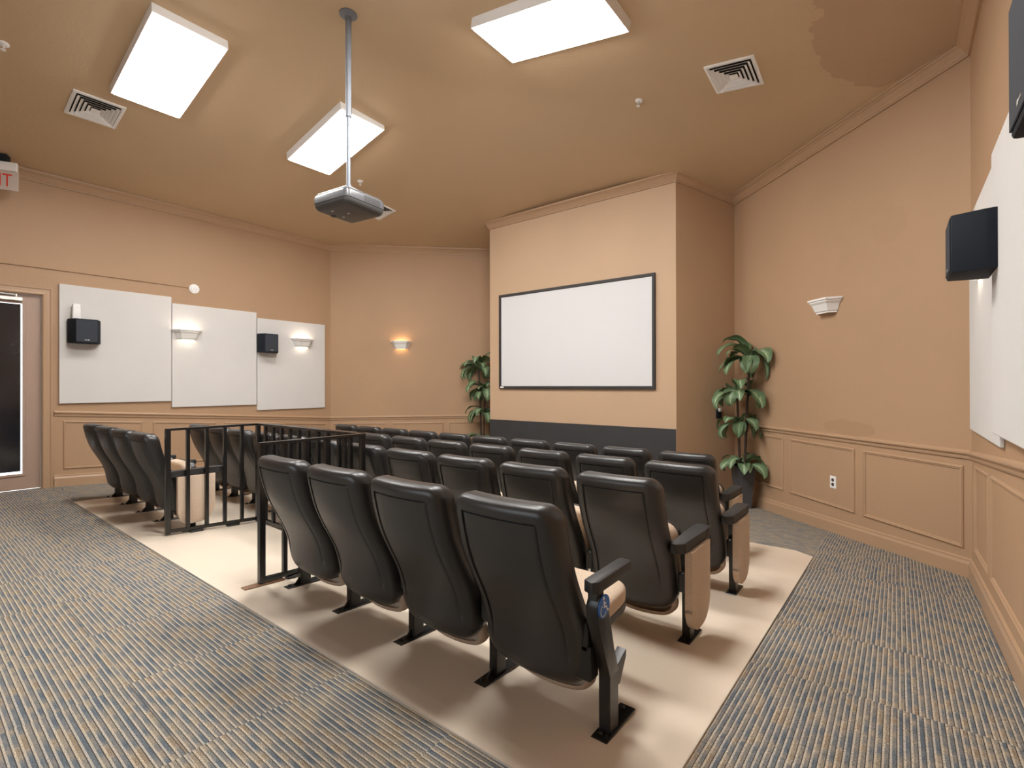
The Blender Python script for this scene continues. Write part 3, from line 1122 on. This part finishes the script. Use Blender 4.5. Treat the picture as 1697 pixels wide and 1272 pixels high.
# small black wall box with a white cap on the side of the screen wall
sd = (Vector((E2[0], E2[1], 0)) - Vector((BX1, BY, 0))).normalized()
WS = wall_frame((BX1, BY, 0), sd, (sd.y, -sd.x, 0))
m = WS.copy()
m.translation = WS @ Vector((.66, 0, .83))
t = thing('wall_control', 'small black wall box with white knob behind the right-hand plant', 'switch')
t.matrix_world = m
obj('box', newbox((-.035, 0, -.07), (.035, .03, .07), .004, 2), 'speaker', t)
bm = lathe(bmesh.new(), [(0, 0), (.026, 0), (.026, .012), (.018, .022), (0, .022)], 16)
xform(bm, Matrix.Translation((0, .03, .045)) @ Matrix.Rotation(-math.pi / 2, 4, 'X'))
obj('knob', bm, 'white', t, 40)

# projection screen and the black board below it
SX0, SX1, SZ0, SZ1 = -5.06, -2.457, 1.143, 2.646
t = thing('projection_screen', 'large white projection screen in a thin black frame on the tan wall', 'screen', ((SX0 + SX1) / 2, BY, SZ0))
FW_ = .042
bm = bmesh.new()
prof = [(0, 0), (0, .034), (.004, .038), (FW_ - .006, .038), (FW_, .028), (FW_, 0)]
rings = []
for sx, sz, x, z in ((1, 1, SX0, SZ0), (-1, 1, SX1, SZ0), (-1, -1, SX1, SZ1), (1, -1, SX0, SZ1)):
    rings.append([bm.verts.new((x + sx * o, BY - d, z + sz * o)) for o, d in prof])
for i in range(4):
    a, b = rings[i], rings[(i + 1) % 4]
    for j in range(len(prof)):
        bm.faces.new((a[j], a[(j + 1) % len(prof)], b[(j + 1) % len(prof)], b[j]))
obj('frame', loc(bm, t), 'frame', t)
obj('screen_surface', loc(newbox((SX0 + FW_ - .004, BY - .022, SZ0 + FW_ - .004), (SX1 - FW_ + .004, BY - .004, SZ1 - FW_ + .004)), t), 'screen', t)
obj('maker_tag', loc(newbox((SX0 + .03, BY - .0395, SZ0 + .012), (SX0 + .10, BY - .038, SZ0 + .034)), t), 'decal_white', t)
zb = fz(BY)
bm = newbox((BX0 + .006, BY - .014, zb), (BX1 - .004, BY - .0015, .642))
tag(obj('kick_board', bm, 'blackpanel'), 'charcoal board covering the wall below the projection screen', 'wall board')


# ================================================================= PLANTS
def leaf(bm, uvl, origin, azim, length, width, rise, droop, twist=0.0):
    """curved leaf: leaves the stem at an angle, arches over and hangs"""
    NU, NV = 12, 6
    d = Vector((math.cos(azim), math.sin(azim), 0))
    side = Vector((-d.y, d.x, 0))
    pos = Vector(origin)
    ang = rise
    rows = []
    step = length / NU
    pet = 0.16
    for i in range(NU + 1):
        t_ = i / NU
        fwd = d * math.cos(ang) + Vector((0, 0, 1)) * math.sin(ang)
        upv = d * -math.sin(ang) + Vector((0, 0, 1)) * math.cos(ang)
        if t_ < pet:
            wd = .012
        else:
            s = (t_ - pet) / (1 - pet)
            wd = max(.0015, width * (math.sin(math.pi * s ** .78) ** .72))
        row = []
        for j in range(NV + 1):
            v = j / NV * 2 - 1
            fold = abs(v) * wd * .28 - (v * v) * wd * .10
            wav = .006 * math.sin(t_ * 19 + v * 2) * abs(v)
            tw = twist * t_
            p = pos + (side * math.cos(tw) + upv * math.sin(tw)) * v * wd * .5 + upv * (fold * .6 + wav)
            row.append((bm.verts.new(p), v, t_))
        rows.append(row)
        pos = pos + fwd * step
        ang -= droop * step / length * (0.5 + 1.1 * t_)
    for a, b in zip(rows, rows[1:]):
        for j in range(NV):
            f = bm.faces.new((a[j][0], a[j + 1][0], b[j + 1][0], b[j][0]))
            f.smooth = True
            for lp, q in zip(f.loops, (a[j], a[j + 1], b[j + 1], b[j])):
                lp[uvl].uv = (q[1], q[2])


# planes the leaves have to stay in front of: (point, inward normal)
SDR = Vector((E2[0] - BX1, E2[1] - BY, 0)).normalized()
SDL = Vector((E1[0] - BX0, E1[1] - BY, 0)).normalized()
KEEP = {'right': [(Vector((XR, YR, 0)), Vector((-r2, -r2, 0))), (Vector((BX1, BY, 0)), Vector((SDR.y, -SDR.x, 0)))],
        'left': [(Vector((XL, YL, 0)), Vector((r2, -r2, 0))), (Vector((BX0, BY, 0)), Vector((-SDL.y, SDL.x, 0)))]}


def foliage(parent, side, centre, n, length, rise_rng, seed, a0=0.0, width=.105):
    rnd = random.Random(seed)
    bm = bmesh.new()
    uvl = bm.loops.layers.uv.new('leaf')
    for k in range(n):
        az = a0 + 2 * math.pi * k / n * 1.0 + rnd.uniform(-.35, .35)
        rise = rnd.uniform(*rise_rng)
        leaf(bm, uvl, Vector(centre) + Vector((math.cos(az) * .008, math.sin(az) * .008, rnd.uniform(-.05, .05))), az,
             length * rnd.uniform(.85, 1.15), width * rnd.uniform(.85, 1.15), rise, rnd.uniform(2.0, 3.1), rnd.uniform(-.6, .6))
    # leaves that meet a wall bend along it
    mw = Matrix.Translation(parent.location) @ Matrix.Rotation(parent.rotation_euler.z, 4, 'Z')
    inv = mw.inverted()
    for v in bm.verts:
        p = mw @ v.co
        for pt, nr in KEEP[side]:
            gap = .016 + .10 * (1 - 1 / (1 + abs(v.index % 7) * .02))
            d = (p - pt).dot(nr)
            if d < gap:
                p += nr * (gap - d)
        v.co = inv @ p
    me = bpy.data.meshes.new('foliage')
    bm.to_mesh(me)
    bm.free()
    me.materials.append(M['leaf'])
    return link(bpy.data.objects.new('foliage', me), parent)


def make_plant(side, x, y, rz, label):
    t = thing('potted_plant', label, 'plant', (x, y, fz(y) + .002), (0, 0, rz), 'tall potted plants flanking the screen wall')
    # square tapered planter
    bm = bmesh.new()
    rings = []
    for hw, z in ((.072, 0), (.112, .505), (.112, .515), (.098, .515), (.090, .44)):
        rings.append([bm.verts.new((sx * hw, sy * hw, z)) for sx, sy in ((-1, -1), (1, -1), (1, 1), (-1, 1))])
    for a, b in zip(rings, rings[1:]):
        for k in range(4):
            bm.faces.new((a[k], a[(k + 1) % 4], b[(k + 1) % 4], b[k]))
    bm.faces.new(rings[0][::-1])
    obj('planter', bm, 'pot', t)
    obj('soil', newbox((-.088, -.088, .43), (.088, .088, .455), .01, 1), 'soil', t)

    def cane(pts, r0, r1):
        n = 24
        P, Rr = [], []
        for i in range(n + 1):
            s = i / n * (len(pts) - 1)
            k = min(int(s), len(pts) - 2)
            P.append(Vector(pts[k]).lerp(Vector(pts[k + 1]), s - k))
            Rr.append(lerp(r0, r1, i / n) * (1.0 + (.12 if i % 3 == 0 else 0)))
        return obj('cane', tube(bmesh.new(), P, Rr, 8), 'stem', t, 60)
    cane([(.02, -.01, .44), (.035, -.01, .95), (.06, -.015, 1.45), (.075, -.02, 1.80)], .015, .013)
    cane([(-.03, .01, .44), (-.045, .01, .95), (-.06, .015, 1.37)], .014, .012)
    foliage(t, side, (.075, -.02, 1.80), 18, .42, (.05, 1.35), 3, .2, .165)
    foliage(t, side, (-.062, .015, 1.37), 15, .40, (.1, 1.2), 5, .6, .16)
    foliage(t, side, (-.046, .01, 1.03), 12, .38, (.05, 1.0), 9, 1.1, .15)
    foliage(t, side, (.01, 0, .50), 13, .36, (.4, 1.2), 12, .1, .135)
    return t


def dup(root, loc_, rz, label, group):
    r = root.copy()
    COL.objects.link(r)
    r.location = loc_
    r.rotation_euler = (0, 0, rz)
    r['label'] = label
    if group:
        r['group'] = group
    for ch in list(root.children):
        c = ch.copy()
        COL.objects.link(c)
        c.parent = r
        for g in ch.children:
            d = g.copy()
            COL.objects.link(d)
            d.parent = c
    return r


make_plant('right', -1.49, 6.46, math.radians(28), 'tall green artificial plant in a dark square planter right of the screen wall')
make_plant('left', -5.835, 6.585, math.radians(200), 'tall green plant half hidden behind the left edge of the screen wall')

# ================================================================= RAILING
RX0, RX1, RY0, RY1 = -4.606, -3.019, 1.405, 2.113
RT = 0.848
t = thing('guard_railing', 'black steel railing enclosing the wheelchair space in the rear row', 'railing', ((RX0 + RX1) / 2, RY0, fz(RY0) + PH))
B = .0135


def bar(name, lo, hi, lab=None):
    return obj(name, loc(newbox(lo, hi, .002, 1), t), 'rail', t)


def floor_h(y):
    return fz(y) + PH


def sbar(name, a, b, hw, hh):
    """bar along a sloping line (floor-following)"""
    a, b = Vector(a), Vector(b)
    d = b - a
    s = Vector((-d.y, d.x, 0)).normalized() * hw
    u = Vector((0, 0, hh))
    bm = bmesh.new()
    v = [bm.verts.new(p) for p in (a - s - u, a + s - u, a + s + u, a - s + u, b - s - u, b + s - u, b + s + u, b - s + u)]
    for f in ((0, 1, 2, 3), (4, 5, 6, 7), (0, 1, 5, 4), (1, 2, 6, 5), (2, 3, 7, 6), (3, 0, 4, 7)):
        bm.faces.new([v[i] for i in f])
    return obj(name, loc(bm, t), 'rail', t)


for X in (RX0, RX1):
    sbar('top_rail', (X, RY0 - .016, RT), (X, RY1 + .016, RT), .019, .009)
    sbar('bottom_rail', (X, RY0 + .016, floor_h(RY0) + .030), (X, RY1 - .016, floor_h(RY1) + .030), .014, .012)
    for Y in (RY0, RY1):
        bar('corner_post', (X - .0175, Y - .0175, floor_h(Y) + (.0 if Y == RY1 else .012)), (X + .0175, Y + .0175, RT - .009))
    for k in range(1, 5):
        Y = RY0 + (RY1 - RY0) * k / 5
        bar('baluster', (X - B, Y - B, floor_h(Y) + .042), (X + B, Y + B, RT - .009))
    for Y in (RY0 + .2, RY1 - .22):
        bar('floor_plate', (X - .02, Y - .05, floor_h(Y) - .002), (X + .03, Y + .05, floor_h(Y) + .018))
sbar('top_rail', (RX0 + .019, RY1, RT), (RX1 - .019, RY1, RT), .019, .009)
sbar('bottom_rail', (RX0 + .0175, RY1, floor_h(RY1) + .030), (RX1 - .0175, RY1, floor_h(RY1) + .030), .014, .012)
for k in range(1, 11):
    X = RX0 + (RX1 - RX0) * k / 11
    bar('baluster', (X - B, RY1 - B, floor_h(RY1) + .042), (X + B, RY1 + B, RT - .009))
bm = bmesh.new()
prism_x(bm, [(1.30, 0.0), (1.535, 0.0), (1.535, .0105), (1.30, .006)], RX1 - .03, RX1 + .025)
for v in bm.verts:
    v.co.z += floor_h(v.co.y)
tag(obj('wood_shim', bm, 'wood'), 'thin brown wood shim on the floor under the near railing post', 'shim')

# ================================================================= THEATRE CHAIRS
# rear surface of the back: (height above floor, y behind (-) the rear of the foot plate)
PROF = [(.120, .050), (.150, .006), (.18, -.016), (.24, -.028), (.30, -.038), (.36, -.055), (.42, -.081), (.48, -.114), (.55, -.150), (.62, -.178), (.70, -.200), (.76, -.212), (.825, -.224)]


def prof_y(z):
    if z <= PROF[0][0]:
        return PROF[0][1]
    for (z0, y0), (z1, y1) in zip(PROF, PROF[1:]):
        if z <= z1:
            s = (z - z0) / (z1 - z0)
            return y0 + (y1 - y0) * s
    return PROF[-1][1]


def prof_s(z):
    return sum(prof_y(z + d) for d in (-.03, -.018, -.006, .006, .018, .03)) / 6


def rr_ring(hw_t, hw_b, z0, z1, ins, rt_, rb, n=10, m=16):
    """points of a rounded trapezoid inset by ins; top corners radius rt_, bottom rb; bottom edge bows down"""
    pts = []
    a0, a1 = hw_b - ins, hw_t - ins
    zb, zt = z0 + ins, z1 - ins
    rt2, rb2 = max(rt_ - ins, .006), max(rb - ins, .006)

    def hwz(z):
        return a0 + (a1 - a0) * (z - zb) / max(zt - zb, 1e-6)
    # bottom from left to right
    for k in range(m):
        x = (-1 + 2 * k / m) * (a0 - rb2)
        pts.append((x, zb))
    for k in range(n):
        an = -math.pi / 2 + math.pi / 2 * k / n
        pts.append((a0 - rb2 + rb2 * math.cos(an), zb + rb2 + rb2 * math.sin(an)))
    for k in range(2 * m):
        z = zb + rb2 + (zt - rt2 - zb - rb2) * k / (2 * m)
        pts.append((hwz(z), z))
    for k in range(n):
        an = math.pi / 2 * k / n
        pts.append((a1 - rt2 + rt2 * math.cos(an), zt - rt2 + rt2 * math.sin(an)))
    for k in range(m):
        pts.append(((1 - 2 * k / m) * (a1 - rt2), zt))
    for k in range(n):
        an = math.pi / 2 + math.pi / 2 * k / n
        pts.append((-a1 + rt2 + rt2 * math.cos(an), zt - rt2 + rt2 * math.sin(an)))
    for k in range(2 * m):
        z = zt - rt2 + (zb + rb2 - zt + rt2) * k / (2 * m)
        pts.append((-hwz(z), z))
    for k in range(n):
        an = math.pi + math.pi / 2 * k / n
        pts.append((-a0 + rb2 + rb2 * math.cos(an), zb + rb2 + rb2 * math.sin(an)))
    return pts


HWT, HWB, SZB, SZT = .220, .228, .152, .822


def shell_point(x, z, p):
    """x across, z height, p depth to the front (towards the sitter)"""
    bow = .030 * (x / .23) ** 2                 # the back wraps round the sitter
    zb = z - .020 * (1 - (x / .24) ** 2) * max(0, 1 - (z - SZB) / .10)   # bottom edge bows down
    return Vector((x, prof_s(z) + p + bow, zb))


def sheet(levels, close_last=True):
    bm = bmesh.new()
    rings = []
    for ins, p, args in levels:
        pts = rr_ring(*args[:4], ins, *args[4:])
        rings.append([(x, z) for x, z in pts])
    vr = []
    for (ins, p, args), pts in zip(levels, rings):
        vr.append([bm.verts.new(shell_point(x, z, p(z) if callable(p) else p)) for x, z in pts])
    n = len(vr[0])
    for a, b in zip(vr, vr[1:]):
        for k in range(n):
            bm.faces.new((a[k], a[(k + 1) % n], b[(k + 1) % n], b[k]))
    return bm, vr, rings


def fill_grid(bm, ring_v, ring_p, p):
    """close a ring with rows of quads running across: match left and right points by order"""
    n = len(ring_v)
    # ring order: bottom(16) br(10) right(32) tr(10) top(16) tl(10) left(32) bl(10)
    m_, q_ = 16, 10
    right = list(range(m_, m_ + q_ + 2 * m_ + q_ + 1))
    top_start = m_ + q_ + 2 * m_ + q_
    left = list(range(n, top_start + m_ - 1, -1))
    NX = 10
    rows = []
    cnt = min(len(right), len(left))
    for k in range(cnt):
        l, r = ring_p[left[k] % n], ring_p[right[k] % n]
        vl, vrr = ring_v[left[k] % n], ring_v[right[k] % n]
        row = [vl]
        for j in range(1, NX):
            s = j / NX
            x, z = l[0] + (r[0] - l[0]) * s, l[1] + (r[1] - l[1]) * s
            row.append(bm.verts.new(shell_point(x, z, p(z) if callable(p) else p)))
        row.append(vrr)
        rows.append(row)
    for a, b in zip(rows, rows[1:]):
        for j in range(NX):
            vs_ = [a[j], a[j + 1], b[j + 1], b[j]]
            if len(set(vs_)) == 4:
                try:
                    bm.faces.new(vs_)
                except ValueError:
                    pass
    # bottom and top strips
    for idx, row in ((list(range(0, m_ + 1)), rows[0]), (list(range(top_start + m_, top_start - 1, -1)), rows[-1])):
        edge = [ring_v[i % n] for i in idx]
        poly = edge + row[::-1][1:-1]
        try:
            bm.faces.new(poly)
        except ValueError:
            pass


def smooth01(a, b, x):
    t_ = min(1, max(0, (x - a) / (b - a)))
    return t_ * t_ * (3 - 2 * t_)


def groove(d):
    return lambda z: d * smooth01(.22, .34, z)


def chair_back():
    A = (HWT, HWB, SZB, SZT, .062, .095)
    lv = [(.010, .098, A), (.002, .088, A), (0, .056, A), (.001, .034, A), (.006, .019, A), (.014, .009, A), (.025, .003, A), (.038, .0, A), (.0555, .0, A),
          (.0575, groove(.0075), A), (.0615, groove(.0085), A), (.0645, groove(.0035), A), (.075, groove(.0025), A), (.10, groove(.0025), A)]
    bm, vr, pts = sheet(lv)
    fill_grid(bm, vr[-1], pts[-1], groove(.0025))
    return bm


def chair_cushion():
    A = (HWT - .012, HWB - .010, SZB - .052, SZT - .012, .058, .095)
    lv = [(.02, .050, A), (.0, .055, A), (-.001, .075, A), (.003, .092, A), (.014, .106, A), (.035, .114, A), (.08, .118, A)]
    bm, vr, pts = sheet(lv)
    fill_grid(bm, vr[-1], pts[-1], .120)
    return bm


def pillow(hx, hy, hz, e=5.0, n=12):
    """soft box: superellipsoid"""
    bm = bmesh.new()
    r = bmesh.ops.create_cube(bm, size=2.0)
    bmesh.ops.subdivide_edges(bm, edges=bm.edges[:], cuts=n, use_grid_fill=True)
    for v in bm.verts:
        x, y, z = v.co
        L_ = (abs(x) ** e + abs(y) ** e + abs(z) ** e) ** (1 / e)
        v.co = Vector((x / L_ * hx, y / L_ * hy, z / L_ * hz))
    return bm


def seat_mats(angle, cy, cz):
    return Matrix.Translation((0, cy, cz)) @ Matrix.Rotation(angle, 4, 'X')


UP = seat_mats(math.radians(104), .150, .372)
DOWN = seat_mats(math.radians(5), .245, .350)

chair = thing('theater_chair', '', 'chair')
obj('backrest', chair_back(), 'plastic', chair, 50)
obj('back_cushion', chair_cushion(), 'tan_fabric', chair, 60)
seat = obj('seat', pillow(.207, .193, .043), 'tan_fabric', chair, 60)
seat.matrix_local = UP
bm = pillow(.205, .185, .030, 6)
xform(bm, Matrix.Translation((0, -.005, -.042)))
pan = obj('seat_pan', bm, 'plastic', seat, 60)
HP = .513 / 2


def leg_bm(x):
    bm = newbox((x - .0205, .085, .006), (x + .0205, .150, .30), .004, 1)
    prism_x(bm, [(.085, .29), (.150, .29), (.138, .475), (.055, .475)], x - .019, x + .019)
    # hub that carries back and seat
    box(bm, (x - .022, .035, .25), (x + .022, .175, .345), .006, 1)
    return bm


def foot_bm(x, y0=.0, y1=.285):
    bm = newbox((x - .031, y0, 0), (x + .031, y1, .008), .002, 1)
    for yy in (y0 + .028, y1 - .028):
        lathe(bm, [(0, .008), (.010, .008), (.010, .014), (.005, .018), (0, .018)], 8, (x - .008, yy, 0))
    prism_x(bm, [(y0 + .05, .008), (.086, .008), (.086, .05)], x - .003, x + .003)
    return bm


def arm_bm(x, wide=False):
    bm = bmesh.new()
    if not wide:
        pts_ = [(x - .023, .03), (x + .023, .03), (x + .025, .31), (x + .016, .335), (x - .016, .335), (x - .025, .31)]
        prism(bm, pts_, .478, .520)
    else:
        # chunky end arm with a clipped rear corner and a cup ring shape at its front
        pts_ = [(x - .030, -.055), (x + .004, -.065), (x + .040, -.025), (x + .038, .27), (x + .046, .315), (x + .034, .365), (x - .002, .375), (x - .034, .355), (x - .040, .30), (x - .030, .28)]
        prism(bm, pts_, .462, .512)
    bmesh.ops.bevel(bm, geom=bm.edges[:], offset=.006, segments=2, profile=.5, affect='EDGES', clamp_overlap=True)
    return bm


def panel_bm(x):
    pts_ = [(.005, .462), (.005, .17)]
    for k in range(0, 9):
        an = math.pi + math.pi * k / 16
        pts_.append((.105 + .10 * math.cos(an), .185 + .115 * math.sin(an)))
    for k in range(0, 9):
        an = -math.pi / 2 + math.pi * k / 16
        pts_.append((.165 + .12 * math.cos(an), .195 + .125 * math.sin(an)))
    pts_.append((.285, .462))
    return prism_x(bmesh.new(), pts_[::1], x + .0225, x + .058, .008)


leg = obj('leg', leg_bm(HP), 'steel', chair, 40)
obj('foot_plate', foot_bm(HP), 'steel', leg)
obj('armrest', arm_bm(HP), 'arm', chair, 40)
# prototypes of variant parts, linked only through the chairs that use them
V = {}


def proto(name, bm, mat, smooth=None):
    o = obj(name, bm, mat, None, smooth)
    COL.objects.unlink(o)
    return o


V['leg_left'] = proto('leg', leg_bm(-HP), 'steel', 40)
V['foot_left'] = proto('foot_plate', foot_bm(-HP), 'steel')
V['arm_left'] = proto('armrest', arm_bm(-HP), 'arm', 40)
V['arm_end'] = proto('armrest', arm_bm(HP, True), 'arm', 40)
V['panel_end'] = proto('side_panel', panel_bm(HP), 'tan_fabric', 40)
V['foot_end'] = proto('foot_plate', foot_bm(HP, .045, .235), 'steel')


def add_copy(o, parent):
    c = o.copy()
    COL.objects.link(c)
    c.parent = parent
    return c


used = [False]


def place_chair(x, y, label, group, left_end=False, right_end=None):
    z = fz(y + .12) + PH
    if not used[0]:
        used[0] = True
        c = chair
        c.location = (x, y, z)
        c['label'] = label
        c['group'] = group
    else:
        c = dup(chair, (x, y, z), 0, label, group)
    if left_end:
        l = add_copy(V['leg_left'], c)
        add_copy(V['foot_left'], l)
        add_copy(V['arm_left'], c)
    return c


PITCH_X = .513
NUM = ['', 'second', 'third', 'fourth', 'fifth', 'sixth', 'seventh', 'eighth', 'ninth', 'tenth', 'eleventh']
R1 = 1.475
RP = .855
ends = []
# rear row, right block of four and left block of four
g = 'black chairs in the rear row'
lab = ['nearest black chair, with a blue wheelchair decal on its armrest post', 'black rear-row chair directly left of the nearest chair',
       'black rear-row chair one place right of the chair beside the railing', 'black rear-row chair right beside the near railing post']
for k in range(4):
    c = place_chair(-.814 - HP - PITCH_X * k, R1, lab[k], g, left_end=(k == 3))
    if k == 0:
        near = c
lab = ['black chair with beige side panel left of the railing', 'black chair second from the railing in the left rear block',
       'black chair third from the railing in the left rear block', 'leftmost black chair of the rear row, farthest towards the glass door']
for k in range(4):
    c = place_chair(-4.678 - HP - PITCH_X * k, R1, lab[k], g, left_end=(k == 3))
    if k == 0:
        ends.append(c)
for r, (name, x0, n) in enumerate((('second row from the back', -.825, 11), ('third row from the back', -.822, 11), ('front row', -1.06, 10))):
    for k in range(n):
        if k == 0:
            l_ = 'black chair at the right end of the %s, beige side panel' % name
        elif k == n - 1:
            l_ = 'black chair at the far left end of the %s' % name
        else:
            l_ = 'black chair in the %s, %s from its right end' % (name, NUM[k])
        c = place_chair(x0 - HP - PITCH_X * k, (2.354, 3.20, 4.05)[r], l_, 'black chairs in the %s' % name, left_end=(k == n - 1))
        if k == 0:
            ends.append(c)
def strip(o):
    return o.name.split('.')[0]


for c in ends:
    for ch in list(c.children):
        if strip(ch) == 'armrest':
            bpy.data.objects.remove(ch)
        elif strip(ch) == 'leg':
            for g2 in list(ch.children):
                bpy.data.objects.remove(g2)
            add_copy(V['foot_end'], ch)
    add_copy(V['arm_end'], c)
    p = add_copy(V['panel_end'], c)
    p['label'] = 'beige upholstered side panel'

# the nearest chair: seat folded down, leaning end standard with lift-up arm and access decal
for ch in list(near.children):
    if strip(ch) == 'armrest':
        bpy.data.objects.remove(ch)
    elif strip(ch) == 'seat':
        ch.matrix_local = DOWN
    elif strip(ch) == 'leg':
        for g2 in list(ch.children):
            bpy.data.objects.remove(g2)
        bpy.data.objects.remove(ch)
HN = HP + .012
bm = newbox((HN - .022, .062, .006), (HN + .022, .128, .215), .003, 1)
prism_x(bm, [(.128, .205), (.062, .205), (-.022, .42), (-.030, .475), (-.012, .505), (.022, .505), (.050, .46), (.090, .30)], HN - .020, HN + .024, .003)
leg = obj('leg', bm, 'steel', near, 40)
bm = prism_x(bmesh.new(), [(.127, .215), (.20, .245), (.20, .222), (.15, .145), (.127, .145)], HN - .018, HN + .018, .002)
obj('seat_stop', bm, 'steel', leg)
obj('foot_plate', foot_bm(HN, .02, .25), 'steel', leg)
bm = newbox((HN - .085, -.0, .20), (HN - .02, .06, .32), .004, 1)
box(bm, (HN - .06, .0, .30), (HN - .03, .05, .40), .004, 1)
obj('hinge_bracket', bm, 'steel', near)
bm = bmesh.new()
prism(bm, [(HN - .027, -.030), (HN + .008, -.045), (HN + .027, -.025), (HN + .027, .225), (HN + .018, .238), (HN - .018, .238), (HN - .027, .225)], .520, .562)
bmesh.ops.bevel(bm, geom=bm.edges[:], offset=.006, segments=2, profile=.5, affect='EDGES', clamp_overlap=True)
# neck between post and arm
box(bm, (HN - .014, -.025, .495), (HN + .018, .025, .525))
obj('armrest', bm, 'arm', near, 40)
DX = HN + .0245
DY, DZ = .012, .470
bm = lathe(bmesh.new(), [(0, 0), (.039, 0), (.039, .003), (0, .003)], 32)
MD = Matrix.Translation((DX, DY, DZ)) @ Matrix.Rotation(math.pi / 2, 4, 'Y')
xform(bm, MD)
dec = obj('access_decal', bm, 'blue', near)
dec['label'] = 'round blue wheelchair access decal'
# wheelchair pictogram, drawn in the (y, z) plane of the decal, facing forward (+y)
bm = bmesh.new()


def flat(pts, wdt):
    for a, b in zip(pts, pts[1:]):
        a, b = Vector((a[0], a[1])), Vector((b[0], b[1]))
        d = (b - a).normalized()
        s = Vector((-d.y, d.x)) * wdt / 2
        e_ = d * wdt * .3
        q_ = [a - s - e_, b - s + e_, b + s + e_, a + s - e_]
        vs_ = [bm.verts.new((DX + .0038, DY + p.x, DZ + p.y)) for p in q_]
        bm.faces.new(vs_)


arc = [(-.006 + .019 * math.cos(a), -.012 + .019 * math.sin(a)) for a in [math.radians(120 + i * 15) for i in range(15)]]
flat(arc, .0045)
flat([(-.003, .018), (-.001, -.002), (.014, -.003), (.022, -.020), (.028, -.018)], .0052)
flat([(-.002, .009), (.011, .009)], .0045)
vs_ = [bm.verts.new((DX + .0038, DY - .004 + .0055 * math.cos(2 * math.pi * i / 14), DZ + .028 + .0055 * math.sin(2 * math.pi * i / 14))) for i in range(14)]
bm.faces.new(vs_)
g_ = bmesh.ops.extrude_face_region(bm, geom=bm.faces[:])
for v in [x for x in g_['geom'] if isinstance(x, bmesh.types.BMVert)]:
    v.co.x -= .0012
obj('wheelchair_symbol', bm, 'decal_white', dec)
